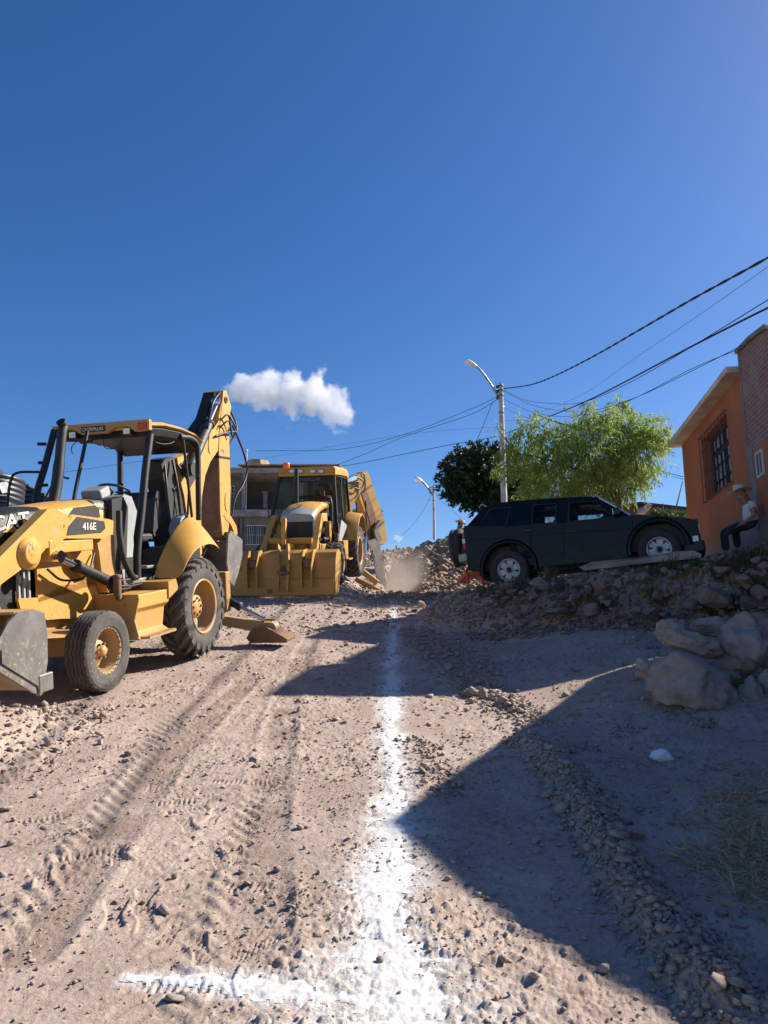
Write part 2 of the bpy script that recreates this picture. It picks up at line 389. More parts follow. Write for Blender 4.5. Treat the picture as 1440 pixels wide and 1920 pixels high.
def gz(x,y):
    """height of the finished ground sheet"""
    j=int(np.clip(np.searchsorted(YS,y)-1,0,nr-2)); t=(y-YS[j])/(YS[j+1]-YS[j]); r=0
    for jj,wt in((j,1-t),(j+1,t)):
        u=x/SC[jj]; i=int(np.clip(np.searchsorted(U,u)-1,0,nc-2)); s_=(u-U[i])/(U[i+1]-U[i])
        r+=wt*(GZ[jj,i]*(1-s_)+GZ[jj,i+1]*s_)
    return float(r)
def gza(X,Y): return np.array([gz(a,b) for a,b in zip(X,Y)])
# ---------------------------------------------------------------- rocks
def ico(sub):
    bm=bmesh.new(); bmesh.ops.create_icosphere(bm,subdivisions=sub,radius=1); v=np.array([q.co[:] for q in bm.verts]); f=np.array([[a.index for a in q.verts] for q in bm.faces]); bm.free(); return v,f
def rockv(sub,seed,planes=9,jit=.06,lo=.32,hi=.8):
    """a convex-ish broken stone: sphere cut by random planes, then roughened"""
    r=np.random.default_rng(seed); v,f=ico(sub); v=v.copy()
    for _ in range(planes):
        n=r.normal(size=3);n/=np.linalg.norm(n);d=r.uniform(lo,hi);k=v@n;m=k>d;v[m]-=np.outer(k[m]-d,n)
    v*=1+jit*(r.random((len(v),1))-.5)*2
    return v,f
def rock_mat(name,a,b,c,lichen=False):
    g=NG(name); n=g.noise(5,6,.65);n2=g.noise(30,5,.7); t=g.attr('tone')
    k=g.mix(g.rng(n,.35,.65),a,b); k=g.mix(t,k,c); k=g.mix(g.rng(n2,.55,.75,0,.5),k,tuple(x*.55 for x in a))
    g.col(k); g.rough(.9); g.p.inputs['Specular IOR Level'].default_value=.2; b_=g.bump(g.noise(9,8,.72),.85,.05); g.bump(g.noise(80,4,.7),.4,.005,b_); return g.m
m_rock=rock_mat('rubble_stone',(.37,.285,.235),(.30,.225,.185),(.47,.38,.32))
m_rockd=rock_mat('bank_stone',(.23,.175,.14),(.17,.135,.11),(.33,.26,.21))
m_bould=rock_mat('boulder_stone',(.37,.305,.26),(.24,.195,.17),(.43,.36,.31))
m_white=plain('white_stone',(.72,.72,.74),.8,var=.08)
TEM=[rockv(1,i,6,.12,.22,.7) for i in range(10)]; TEM2=[rockv(2,40+i,9,.05) for i in range(10)]
def cloud_of_stones(name,X,Y,S,mat,tem,label,cat,sink=.3,group=None,tone=None,Z=None,kind='stuff'):
    X=np.asarray(X);Y=np.asarray(Y);S=np.asarray(S);n=len(X); Z=gza(X,Y) if Z is None else Z
    k=RNG.integers(0,len(tem),n); VV=[];FF=[];TT=[];off=0
    for i in range(n):
        v,f=tem[k[i]]; a,b,c=RNG.uniform(0,6.28,3); 
        sc_=S[i]*np.array([RNG.uniform(.7,1.25),RNG.uniform(.6,1.1),RNG.uniform(.45,.85)])
        ca,sa=math.cos(a),math.sin(a); cb,sb=math.cos(b*.12-.3),math.sin(b*.12-.3)
        M=np.array([[ca,-sa,0],[sa,ca,0],[0,0,1]])@np.array([[1,0,0],[0,cb,-sb],[0,sb,cb]])
        q=(v*sc_)@M.T; q+=np.array([X[i],Y[i],Z[i]+S[i]*(.6-sink*1.2)])
        VV.append(q);FF.append(f+off);off+=len(v);TT.append(np.full(len(v),RNG.random() if tone is None else tone))
    v=np.concatenate(VV);f=np.concatenate(FF);t=np.concatenate(TT)
    me=bpy.data.meshes.new(name); me.vertices.add(len(v)); me.vertices.foreach_set('co',v.ravel())
    me.loops.add(f.size); me.loops.foreach_set('vertex_index',f.ravel().astype(np.int32)); me.polygons.add(len(f)); me.polygons.foreach_set('loop_start',np.arange(0,f.size,3,dtype=np.int32)); me.polygons.foreach_set('loop_total',np.full(len(f),3,np.int32)); me.update(calc_edges=True)
    a_=me.attributes.new('tone','FLOAT','POINT'); a_.data.foreach_set('value',t.astype(np.float32)); me.materials.append(mat)
    o=bpy.data.objects.new(name,me); COL.objects.link(o); return tag(o,label,cat,group,kind)
# ---------------------------------------------------------------- houses at the right (one row along the street)
W0=V(6.85,13.9,0); Wd=V(.15,.989,0); Wn=V(-.989,.15,0); UPZ=V(0,0,1)
def WP(s,z,o=0): return W0+Wd*s+Wn*o+UPZ*z          # along wall, height, outward
SH=V(math.sin(SUN_AZ),math.cos(SUN_AZ),0)
g=NG('orange_render'); n=g.noise(1.2,6,.6); n2=g.noise(14,5,.65); z_=g.sep()[2]
c=g.mix(g.rng(n,.3,.7),(.46,.15,.06),(.36,.12,.052)); c=g.mix(g.rng(n2,.55,.8,0,.5),c,(.28,.11,.06))
lo=g.math('ADD',z_,g.math('MULTIPLY',g.noise(1.7,5),1.4)); c=g.mix(g.rng(lo,5.1,4.5),c,(.20,.19,.19)); g.col(c); g.rough(.9); g.bump(n2,.35,.01); m_or=g.m
m_conc=plain('weathered_concrete',(.28,.255,.235),.9,var=.3,scale=2.5,bump=.5,bd=.01)
m_concd=plain('grey_mortar',(.20,.19,.185),.9,var=.3,scale=3,bump=.5,bd=.01)
m_cream=plain('cream_concrete',(.62,.54,.42),.85,var=.2,scale=2,bump=.4,bd=.008)
g=NG('rough_brick'); mp=g.n.new('ShaderNodeVectorMath'); mp.operation='ADD'
b=g.n.new('ShaderNodeTexBrick'); cmb=g.n.new('ShaderNodeCombineXYZ'); s3=g.sep()
ya=g.math('ADD',g.math('MULTIPLY',s3[1],1.0),g.math('MULTIPLY',g.noise(3,3),.03)); g.L(ya,cmb.inputs[0]); g.L(s3[2],cmb.inputs[1]); g.L(cmb.outputs[0],b.inputs['Vector'])
b.inputs['Scale'].default_value=1; b.inputs['Brick Width'].default_value=.26; b.inputs['Row Height'].default_value=.085; b.inputs['Mortar Size'].default_value=.014; b.inputs['Mortar Smooth'].default_value=.3
b.inputs['Color1'].default_value=(.34,.135,.085,1); b.inputs['Color2'].default_value=(.26,.115,.08,1); b.inputs['Mortar'].default_value=(.30,.27,.25,1)
n=g.noise(2.2,5,.6); c=g.mix(g.rng(n,.5,.68,0,.75),b.outputs['Color'],(.30,.26,.235)); g.col(c); g.rough(.92)
g.bump(g.math('SUBTRACT',g.noise(30,5),b.outputs['Fac']),.7,.02); m_brick=g.m
m_irn=plain('dark_iron',(.035,.035,.045),.55,var=.3,bump=.1)
m_glass_dim=NG('window_glass'); m_glass_dim.col((.50,.52,.62)); m_glass_dim.rough(.25); m_glass_dim=m_glass_dim.m
# orange house
oh=tag(empty('orange_house',tuple(WP(2.4,2.8))),'orange rendered house with a barred window and a pale concrete roof slab','house')
def pw(name,mb,mat,parent,**k):
    o=mb.build(name,mat,None,**k); o.parent=parent; o.matrix_parent_inverse=Matrix.Translation(parent.location).inverted(); return o
S0,S1,ZB,ZT=-.02,5.12,2.2,7.02; wz0,wz1,ws0,ws1=5.2,6.6,1.22,3.22
mb=MB()
def wbox(mb,s0,s1,z0,z1,o0,o1): 
    mb.prism([WP(s0,z0,o0),WP(s1,z0,o0),WP(s1,z1,o0),WP(s0,z1,o0)],Wn*(o1-o0))
dep=5.5
wbox(mb,S0,ws0,ZB,ZT,-.3,0); wbox(mb,ws1,S1,ZB,ZT,-.3,0); wbox(mb,ws0,ws1,ZB,wz0,-.3,0); wbox(mb,ws0,ws1,wz1,ZT,-.3,0)
wbox(mb,S0,S1,ZB,ZT,-dep,-.302)
pw('wall',mb,m_or,oh,bevel=.01)
mb=MB(); mb.prism([WP(S0-.0,7.025,.30),WP(S1+.22,7.025,.30),WP(S1+.22,7.025,-dep-.2),WP(S0,7.025,-dep-.2)],UPZ*.12); ro=pw('roof_slab',mb,m_cream,oh,bevel=.02)
fr=MB(); m=.05
for a,b_ in((ws0,ws0+m),(ws1-m,ws1),((ws0+ws1)/2-.03,(ws0+ws1)/2+.03)): wbox(fr,a,b_,wz0,wz1,-.24,-.19)
for a,b_ in((wz0,wz0+m),(wz1-m,wz1),(wz0+.95,wz0+1.0)): wbox(fr,ws0,ws1,a,b_,-.24,-.188)
for k in range(1,6): q=ws0+(ws1-ws0)*k/6; wbox(fr,q-.009,q+.009,wz0,wz1,-.235,-.195)
for k in range(1,4): q=wz0+(wz1-wz0)*k/4; wbox(fr,ws0,ws1,q-.009,q+.009,-.235,-.194)
wf=pw('window',fr,m_irn,oh)
pn=MB(); wbox(pn,ws0+.01,ws1-.01,wz0+.01,wz1-.01,-.28,-.25); pn.build('pane',m_glass_dim,wf)
gr=MB()
for k in range(0,9): q=ws0-.06+(ws1-ws0+.12)*k/8; gr.cyl(WP(q,wz0-.08,.05),WP(q,wz1+.08,.05),.007,6)
for q in (wz0-.05,wz0+.3,wz0+.7,wz0+1.1,wz1+.05): gr.beam(WP(ws0-.08,q,.05),WP(ws1+.08,q,.05),.008,.018)
for q in(ws0-.06,ws1+.06):
    for z in(wz0-.05,wz1+.05): gr.cyl(WP(q,z,-.02),WP(q,z,.05),.01,6)
gr.build('grille',m_irn,wf)
# brick house beside it
bh=tag(empty('brick_house',tuple(WP(-1.5,2.8))),'bare red brick house with grey mortar column at the right edge','house')
def sil(poly,off,depth): 
    mb=MB(); mb.prism([WP(s,z,off) for s,z in poly],SH*depth); return mb
pw('wall',sil([(-.03,2),(-.03,7.38),(-.9,7.30),(-1.70,7.16),(-2.31,6.31),(-2.65,5.51),(-2.94,4.6),(-3.1,4.5),(-3.1,2)],.06,5),m_brick,bh,bevel=.01)  # roofline lowered and sloped to shape its shadow on the road
mb=MB(); mb.prism([WP(-.03,7.383,.12),WP(-.9,7.303,.12),WP(-1.70,7.163,.12),WP(-1.70,7.25,.12),WP(-.9,7.385,.12),WP(-.03,7.46,.12)],SH*4.8); pw('parapet',mb,m_concd,bh,bevel=.01)
mb=MB(); wbox(mb,-.38,-.035,2,5.5,.0,.075); wbox(mb,-.13,-.035,5.5,7.36,.0,.074); pw('column',mb,m_concd,bh,bevel=.01)
mb=MB(); wbox(mb,-1.2,-.38,3.7,5.35,.0,.068); pw('render_patch',mb,m_or,bh,bevel=.01)
mb=MB()
for a,b_,c_,d_ in((-.9,-.55,5.22,5.27),(-.9,-.55,4.8,4.85),(-.9,-.86,4.851,5.219),(-.59,-.55,4.851,5.219),(-.735,-.715,4.851,5.219)): wbox(mb,a,b_,c_,d_,.06,.10)
o=pw('window',mb,plain('white_frame',(.5,.5,.5),.5,var=.05),bh)
mb=MB(); wbox(mb,-.86,-.59,4.85,5.22,.062,.082); pn=mb.build('pane',plain('dark_pane',(.03,.035,.04),.2,var=.1),o)
# unseen low house added outside the view, outline shaped to throw the road's shade
lh=tag(empty('unseen_low_house',tuple(WP(-7,1.5))),'unseen low brick house beyond the right edge, shaped to shade the road','house')
pw('wall',sil([(-3.09,0),(-3.09,4.5),(-5.21,5.0),(-6.3,5.18),(-7.42,4.65),(-8.97,3.83),(-12,2.9),(-16,2.8),(-16,0)],-.02,5.5),m_brick,lh)
# ---------------------------------------------------------------- two-storey grey house far left
HY=38.0
def HP(px,py,dy=0):
    r=ray(px,py); t=(HY+dy)/r[1]; return C0+r*t
def hbox(mb,x0,x1,y0,y1,d0,d1):
    """pixel rectangle on the facade, pushed from depth d0 to d1"""
    a=HP(x0,y1);b=HP(x1,y0); mb.box(((a[0]+b[0])/2,HY+(d0+d1)/2,(a[2]+b[2])/2),(abs(b[0]-a[0]),abs(d1-d0),abs(b[2]-a[2])))
gh=tag(empty('grey_house',tuple(HP(500,1090))),'unfinished grey two-storey house with a balcony and tiled roof','house')
m_gw=plain('bare_block_wall',(.17,.14,.12),.95,var=.3,scale=1.2,bump=.6,bd=.02)
m_gd=plain('shaded_render',(.10,.085,.075),.95,var=.2,scale=1.5)
m_tile=plain('roof_tiles',(.22,.12,.085),.85,var=.4,scale=4)
m_wht=plain('white_window',(.55,.55,.55),.5,var=.05); m_dark=plain('dark_opening',(.02,.02,.022),.4,var=.2)
mb=MB(); hbox(mb,372,640,969,1110,0,6); hbox(mb,372,640,884,957,2.2,6); hbox(mb,372,452,888,957,.8,2.2); pw('wall',mb,m_gw,gh)
mb=MB(); hbox(mb,370,642,957,970,-.25,6.01); hbox(mb,370,642,878.5,888,-.2,6.02); pw('concrete_beam',mb,m_conc,gh,bevel=.02)
for x_ in(453.5,560):
    mb=MB(); hbox(mb,x_,x_+8,888.2,956.8,-.1,.2); pw('column',mb,m_conc,gh,bevel=.02)
for x_ in(441,448.5):
    mb=MB(); hbox(mb,x_,x_+5.5,972,1100,-.22,-.02); pw('column',mb,m_conc,gh,bevel=.02)
mb=MB(); hbox(mb,492,520,906,938,2.1,2.19); pw('window',mb,m_dark,gh)
mb=MB(); hbox(mb,483,491,912,941,1.7,2.15); hbox(mb,481.5,492.5,908,912,1.65,2.16); pw('pillar',mb,m_conc,gh)
def hwin(x0,x1,y0,y1,d,nv,nh):
    mb=MB(); e=1.1
    hbox(mb,x0,x1,y0,y0+e,d-.1,d);hbox(mb,x0,x1,y1-e,y1,d-.1,d)
    hbox(mb,x0,x0+e,y0,y1,d-.098,d);hbox(mb,x1-e,x1,y0,y1,d-.098,d)
    for k in range(1,nv): q=x0+(x1-x0)*k/nv; hbox(mb,q-.3,q+.3,y0,y1,d-.07,d-.04)
    for k in range(1,nh): q=y0+(y1-y0)*k/nh; hbox(mb,x0,x1,q-.3,q+.3,d-.072,d-.042)
    w_=pw('window',mb,m_wht,gh); mb=MB(); hbox(mb,x0+.2,x1-.2,y0+.2,y1-.2,d-.03,d-.001); p_=mb.build('pane',m_dark,w_)
hwin(461,478,985,1022,0,5,2); hwin(478.5,492,985,1022,0,4,2); hwin(493,512,986,1024,0,3,2); hwin(378,434,905,948,.8,9,6)
mb=MB(); n=40
for i in range(n):
    a=HP(448+190*i/n,877);b=HP(448+190*(i+.98)/n,877); c_=(a+b)/2; r_=(b[0]-a[0])/2
    mb.tube([c_+V(0,-.35,.05),c_+V(0,4.5,1.0)],r_*1.02,8)
pw('tiled_roof',mb,m_tile,gh)
mb=MB(); c_=HP(461,874); c_=c_+V(0,3.5,0); rr=.9
mb.lathe([(.01,1.15),(rr*.72,1.15),(rr,.55),(rr,-.8)],c_,(0,0,1),8,smooth=False,a0=R(22.5),a1=R(382.5)); pw('stair_turret',mb,plain('ochre_turret',(.42,.31,.19),.9,var=.3,scale=2),gh)
mb=MB(); mb.cyl(HP(461,957),HP(462.5,845),.035,8); mb.cyl(HP(462.5,846),HP(462.5,843),.07,8); pw('antenna_mast',mb,plain('galvanised_pipe',(.5,.5,.5),.4,metal=.7),gh)
# ---------------------------------------------------------------- lamp posts
m_pole=plain('concrete_pole',(.46,.42,.38),.9,var=.2,scale=3,bump=.4,bd=.01); m_lamp=plain('lamp_white',(.78,.78,.76),.35,var=.04); m_steel=plain('dull_steel',(.25,.26,.27),.45,metal=.6,var=.2)
def lamp_post(t,base,top,arm,head,w0,w1,label):
    b=at(*base,t); tp=at(*top,t); b=V(tp[0],tp[1],b[2]); e=tag(empty('street_lamp',tuple(b)),label,'street lamp')
    mb=MB(); mb.cyl(b,tp,w0,14,w1); pw('pole',mb,m_pole,e)
    k=t/32
    mb=MB(); 
    for dz in(.1,.25,.42,1.0,1.6):
        mb=MB(); mb.lathe([(w1*1.15,-.015),(w1*1.35,-.015),(w1*1.35,.015),(w1*1.15,.015)],tp-V(0,0,dz*1.2),(0,0,1),12); pw('band',mb,m_irn,e)
    for dz in(.1,.3,.55):
        mb=MB(); mb.cyl(tp+V(-.16*k,-.05,-dz),tp+V(-.16*k,-.05,-dz-.1),.045,8); mb.beam(tp+V(0,-.02,-dz-.05),tp+V(-.16*k,-.05,-dz-.05),.03,.03); pw('insulator',mb,m_irn,e)
    a=[at(px,py,t-.1) for px,py in arm]; mb=MB(); mb.tube(bez(a,6),.045*k,8); am=pw('arm',mb,m_steel,e)
    h0,h1=[at(px,py,t-.1) for px,py in head]; d=nrm(h1-h0); L_=np.linalg.norm(h1-h0); sdv=nrm(np.cross(d,V(0,0,1))); up=np.cross(sdv,d)
    rings=[]
    for s_,ww,hh in((0,.05,.04),(.12,.09,.07),(.4,.15,.11),(.8,.17,.12),(.97,.1,.07),(1,.03,.02)):
        c_=h0+d*L_*s_; rings.append([c_+sdv*ww*k*math.cos(q)+up*hh*k*(math.sin(q)*(1 if math.sin(q)>0 else .55)) for q in np.linspace(0,2*math.pi,14,endpoint=False)])
    mb=MB(); mb.loft(rings); pw('lamp_head',mb,m_lamp,e); return tp
LP1=lamp_post(30,(941,985),(938.5,719),[(944,764),(925,728),(905,699),(893,686)],[(894,687),(871,677)],.125,.09,'concrete street lamp post rising behind the dark parked suv')
LP2=lamp_post(62,(805,1015),(813,911),[(812,929),(800,912),(791,902)],[(792,902.5),(777,898)],.12,.09,'distant street lamp post standing behind the rubble heap')
# ---------------------------------------------------------------- overhead wires
m_wire=plain('black_cable',(.02,.02,.025),.6,var=.1,bump=0)
def wire(pts,t0,t1,r,label,twist=0,name='overhead_wire'):
    x0=pts[0][0];x1=pts[-1][0]
    p2=bez([(x,y,0) for x,y in pts],10); w_=[]
    for x,y,_ in p2:
        f=(x-x0)/(x1-x0); w_.append(at(x,y,1/((1-f)/t0+f/t1)))
    mb=MB()
    if twist:
        # two strands wound round each other
        dn=[w_[0]]; 
        for a,b in zip(w_[:-1],w_[1:]):
            n=max(2,int(np.linalg.norm(b-a)/.05)); dn+= [a+(b-a)*k/n for k in range(1,n+1)]
        L_=0; s1=[];s2=[]
        for i,p in enumerate(dn):
            if i: L_+=np.linalg.norm(p-dn[i-1])
            a=L_*2*math.pi/twist; o=V(.2*math.cos(a),-.5*math.cos(a),math.sin(a))*r*.9; s1.append(p+o); s2.append(p-o)
        mb.tube(s1,r,5); mb.tube(s2,r,5)
    else: mb.tube(w_,r,6)
    return tag(mb.build(name,m_wire,fix=False),label,'wire','overhead wires')
wire([(944,729),(1010,717),(1100,675),(1200,618),(1300,560),(1440,483),(1600,390)],30,8.7,.013,'thick twisted cable, topmost wire running right from the lamp post',twist=1.0)
wire([(1010,775),(1100,735),(1200,665),(1300,598),(1440,500),(1600,385)],30,9,.004,'faint thin wire just below the topmost twisted cable')
wire([(944,814),(1030,781),(1125,740),(1296,650),(1440,577),(1600,500)],30,8.6,.015,'heavy straight cable sloping up right in front of the light green tree')
wire([(944,731),(985,750),(1040,757),(1085,756),(1130,741),(1200,707),(1300,648),(1440,562),(1600,460)],30,8.5,.007,'thin sagging wire crossing the heavy straight cable')
wire([(944,733),(1000,760),(1060,771),(1120,768),(1200,742),(1300,694),(1391,648)],30,14,.007,'sagging wire reaching the top corner of the brick house')
wire([(944,748),(1000,773),(1060,781),(1130,771),(1210,737),(1300,690),(1390,653)],30,14.2,.007,'lower sagging wire just beneath the one reaching the brick house')
wire([(944,764),(975,778),(1010,790)],30,24,.006,'short pale drop wire right of the lamp post')
wire([(944,789),(985,788),(1005,795),(1060,815)],30,22,.006,'short wire entering the left of the light green tree')
wire([(936,742),(880,768),(760,814),(640,842),(480,845)],30,38,.010,'upper wire running left from the lamp post to the antenna mast')
wire([(936,747),(880,778),(760,818),(680,853),(610,880)],30,36,.010,'wire dropping left from the lamp post behind the far loader roof')
wire([(936,817),(900,825),(880,832),(860,831),(760,851),(640,874),(560,874)],30,33,.012,'lowest heavy cable running left over the far loader roof')
wire([(924,752),(905,800),(884,848)],30,31,.012,'stay wire slanting down from the lamp post to the dark tree')
wire([(936,800),(760,815),(480,862)],30,40,.005,'faint straight wire behind the turret of the grey house')
wire([(1213,874),(1250,886),(1281,894)],24,18.9,.009,'wire from the light green tree to the corner of the orange house')
wire([(1225,880),(1255,891),(1281,899)],24,18.9,.006,'thinner wire under the one joining tree and orange house')
wire([(809,935),(785,950),(730,950),(650,965)],62,50,.012,'faint wire running left from the distant lamp post')
wire([(809,925),(795,955),(770,988),(735,1020)],62,60,.012,'slack wire falling left of the distant lamp post')
wire([(815,925),(840,950),(868,975)],62,50,.012,'faint wire running right from the distant lamp post')
wire([(100,888),(200,874),(290,861)],40,40,.01,'faint wire seen through the near loader canopy')
# ---------------------------------------------------------------- trees
def leaf_mat(name,a,b,tr=.4):
    g=NG(name); t=g.attr('tone'); c=g.mix(t,a,b); g.col(c); g.rough(.55); g.p.inputs['Specular IOR Level'].default_value=.3
    tl=g.n.new('ShaderNodeBsdfTranslucent'); g.L(c,tl.inputs[0]); mx=g.n.new('ShaderNodeMixShader'); mx.inputs[0].default_value=tr
    g.L(g.p.outputs[0],mx.inputs[1]); g.L(tl.outputs[0],mx.inputs[2]); g.L(mx.outputs[0],g.out.inputs[0]); return g.m
def leaves(name,P_,D_,L_,W_,mat,parent,inv):
    """diamond-ish leaves: position, direction, length, width"""
    n=len(P_); rnd=RNG.normal(size=(n,3)); S_=np.cross(D_,rnd); S_/=np.linalg.norm(S_,axis=1)[:,None]+1e-9
    a=P_;b=P_+D_*L_[:,None]*.45+S_*W_[:,None]/2;c=P_+D_*L_[:,None];d=P_+D_*L_[:,None]*.45-S_*W_[:,None]/2
    v=np.stack([a,b,c,d],1).reshape(-1,3); me=bpy.data.meshes.new(name); me.vertices.add(4*n); me.vertices.foreach_set('co',v.ravel())
    me.loops.add(4*n); me.loops.foreach_set('vertex_index',np.arange(4*n,dtype=np.int32)); me.polygons.add(n); me.polygons.foreach_set('loop_start',np.arange(0,4*n,4,dtype=np.int32)); me.polygons.foreach_set('loop_total',np.full(n,4,np.int32)); me.update(calc_edges=True)
    at_=me.attributes.new('tone','FLOAT','POINT'); at_.data.foreach_set('value',np.repeat(RNG.random(n),4).astype(np.float32)); me.materials.append(mat)
    o=bpy.data.objects.new(name,me); link(o,parent); 
    if parent: o.matrix_parent_inverse=inv
    return o
m_bark=plain('bark',(.13,.10,.075),.95,var=.4,scale=6,bump=.8,bd=.02)
def tree(kind,label,t,base,blobs,nl,ll,lw,mat,droop,limbs,tr,spread=.5,trunkr=.12,gap=.0):
    """blobs: (px,py,rpx) centres of foliage masses; each filled with twigs of leaves"""
    B=at(*base,t); e=tag(empty(kind,tuple(B)),label,'tree'); inv=Matrix.Translation(B).inverted()
    mb=MB(); cen=[]
    for px,py,r in blobs:
        c=at(px,py,t+random.uniform(-1,1)*tr); cen.append((c,r/F*t))
    for l in limbs:
        pts=[at(px,py,t+dt) for px,py,dt in l[0]]; mb.tube(bez(pts,5),list(np.linspace(l[1],l[2],(len(pts)-1)*5+1)),8)
    for c,r in cen:
        # a limb out to each mass
        s0=pts_near(limbs,t,c); mb.tube(bez([s0,(s0+c)/2+V(0,0,-.1*r),c],4),list(np.linspace(.035,.01,9)),6)
    pw('trunk',mb,m_bark,e)
    PP=[];DD=[];tot=sum(r**2.3 for _,r in cen)
    for c,r in cen:
        n=int(nl*r**2.3/tot); tw=max(6,n//22); k=0
        d=RNG.normal(size=(tw,3));d/=np.linalg.norm(d,axis=1)[:,None]; rad=r*RNG.uniform(.25,1.12,tw)**.6
        q=c+d*rad[:,None]*V(1,1,.8)
        out=d*.6+RNG.normal(size=(tw,3))*.5+V(0,0,-droop); out/=np.linalg.norm(out,axis=1)[:,None]
        for i in range(tw):
            m_=n//tw; s_=RNG.uniform(0,spread*r*.8+.12,m_)[:,None]; p=q[i]+out[i]*s_+V(0,0,-1)*droop*s_**2*.8+RNG.normal(size=(m_,3))*.035*(1+r*.3)
            dd=out[i]+RNG.normal(size=(m_,3))*.55+V(0,0,-droop*.9); dd/=np.linalg.norm(dd,axis=1)[:,None]; PP.append(p);DD.append(dd)
    P_=np.concatenate(PP);D_=np.concatenate(DD);n=len(P_)
    leaves('crown',P_,D_,ll*RNG.uniform(.6,1.25,n),lw*RNG.uniform(.7,1.2,n),mat,e,inv); return e
def pts_near(limbs,t,c):
    best=None
    for l in limbs:
        for px,py,dt in l[0][1:]:
            p=at(px,py,t+dt); d=np.linalg.norm(p-c)
            if best is None or d<best[0]: best=(d,p)
    return best[1]
m_lw=leaf_mat('willow_leaf',(.16,.25,.045),(.33,.40,.10),.5); m_ld=leaf_mat('dark_leaf',(.018,.045,.016),(.03,.065,.02),.15); m_lm=leaf_mat('mid_leaf',(.05,.10,.03),(.08,.14,.04),.3)
tree('willow_tree','light green feathery tree with drooping leaves behind the suv',21,(1163,965),
 [(950,845,16),(975,815,26),(985,870,30),(1010,800,30),(1020,850,42),(1035,905,40),(1050,830,34),(1075,880,46),(1085,800,34),(1105,850,48),(1115,910,38),(1120,780,30),(1145,820,48),(1150,880,46),(1160,770,24),(1180,800,38),(1190,850,42),(1215,815,30),(1225,800,24),(1195,895,28),(1165,915,24),(1240,822,16),(1245,835,12),(960,885,12),(1000,915,30),(1060,925,28),(935,875,14),(1218,880,14),(1168,752,9),(1000,775,10),(1105,757,12),(930,800,8),(1250,800,10)],
 31000,.17,.030,m_lw,.75,[([(1163,965,0),(1156,925,0),(1152,900,.1),(1150,860,.3),(1165,815,.2)],.10,.03),([(1160,945,0),(1140,915,-.1),(1118,897,-.3),(1080,880,-.4),(1020,860,-.2),(970,850,0)],.08,.02),([(1152,900,.1),(1185,860,.4),(1215,825,.3)],.05,.015),([(1118,897,-.3),(1100,850,-.2),(1085,805,0)],.045,.015),([(1156,900,0),(1185,890,.2),(1195,880,.1)],.05,.02)],.9,spread=.7)
tree('evergreen_tree','dense dark green tree behind the lamp post, left of the light green tree',34,(930,1000),
 [(855,885,28),(850,910,24),(870,865,28),(890,850,24),(880,900,40),(900,870,36),(915,900,44),(920,860,32),(940,885,44),(870,925,28),(895,935,26),(960,905,44),(985,915,36),(845,895,18),(910,845,16),(925,930,34),(935,845,14),(1005,900,30),(895,950,14),(880,945,10),(843,925,12)],
 26000,.2,.085,m_ld,.12,[([(930,1000,0),(928,960,0),(925,920,0),(920,880,0)],.16,.06),([(928,960,0),(900,930,0),(870,905,0)],.09,.03),([(928,950,0),(955,920,0),(980,905,0)],.09,.03)],1.1,spread=.35)
tree('small_tree','small mid-green tree behind the raised arm of the far loader',46,(690,1030),
 [(690,965,14),(700,960,10),(680,975,14),(697,980,12),(705,970,8),(672,960,10),(688,992,12),(675,985,10)],3500,.2,.07,m_lm,.2,[([(690,1030,0),(689,1000,0),(688,975,0)],.08,.03)],.4)
# ---------------------------------------------------------------- shack behind the car
t=25
sh=tag(empty('shack',tuple(at(1225,990,t))),'low brown shack with a dark sagging roof between the suv and orange house','shack')
mb=MB(); a=[at(px,py,t) for px,py in((1165,1010),(1165,946),(1200,944),(1292,954),(1292,1010))]; mb.prism(a,V(0,2.5,0)); pw('wall',mb,plain('brown_boards',(.17,.12,.09),.9,var=.4,scale=3),sh)
mb=MB(); a=[at(px,py,t-.3) for px,py in((1160,947),(1200,940.5),(1294,951),(1294,955),(1200,944.5),(1160,950))]; mb.prism(a,V(0,3.0,0)); pw('roof',mb,plain('tar_sheet',(.05,.045,.045),.8,var=.3),sh)
mb=MB(); a=[at(px,py,t-.5+random.uniform(-.2,.2)) for px,py in((1194,964),(1199,955),(1208,950),(1218,944),(1223,947),(1217,957),(1208,965))]; mb.prism(a,V(0,.04,.02)); tag(mb.build('hanging_cloth',plain('pale_cloth',(.55,.53,.48),.9,var=.15)),'crumpled pale cloth hanging in front of the brown shack','cloth')
for a,b,l in(((1262,975),(1280,902),'thin bare stick leaning right in front of the shack'),((1243,975),(1243,943),'short upright stick in front of the shack'),((1191,945),(1191,925),'thin rod standing on the shack roof')):
    mb=MB(); mb.cyl(at(*a,t-.6),at(*b,t-.6),.028,6,.012); tag(mb.build('stick',m_bark),l,'stick')
def bush(label,t,blobs,nl,ll,lw,mat,droop=-.3,cat='bush',name='bush'):
    PP=[];DD=[]
    for px,py,r in blobs:
        c=at(px,py,t+random.uniform(-.3,.3));r=r/F*t;n=nl//len(blobs);d=RNG.normal(size=(n,3));d/=np.linalg.norm(d,axis=1)[:,None]
        PP.append(c+d*(r*RNG.random(n)**.5)[:,None]);dd=d+V(0,0,-droop)+RNG.normal(size=(n,3))*.4;DD.append(dd/np.linalg.norm(dd,axis=1)[:,None])
    P_=np.concatenate(PP);D_=np.concatenate(DD);n=len(P_)
    return tag(leaves(name,P_,D_,ll*RNG.uniform(.6,1.2,n),lw*RNG.uniform(.7,1.2,n),mat,None,None),label,cat)
bush('sprawling green weeds growing against the brown shack',24,[(1235,962,9),(1245,965,8),(1258,964,8),(1270,967,9),(1282,966,8),(1226,967,6)],900,.11,.03,m_lm)
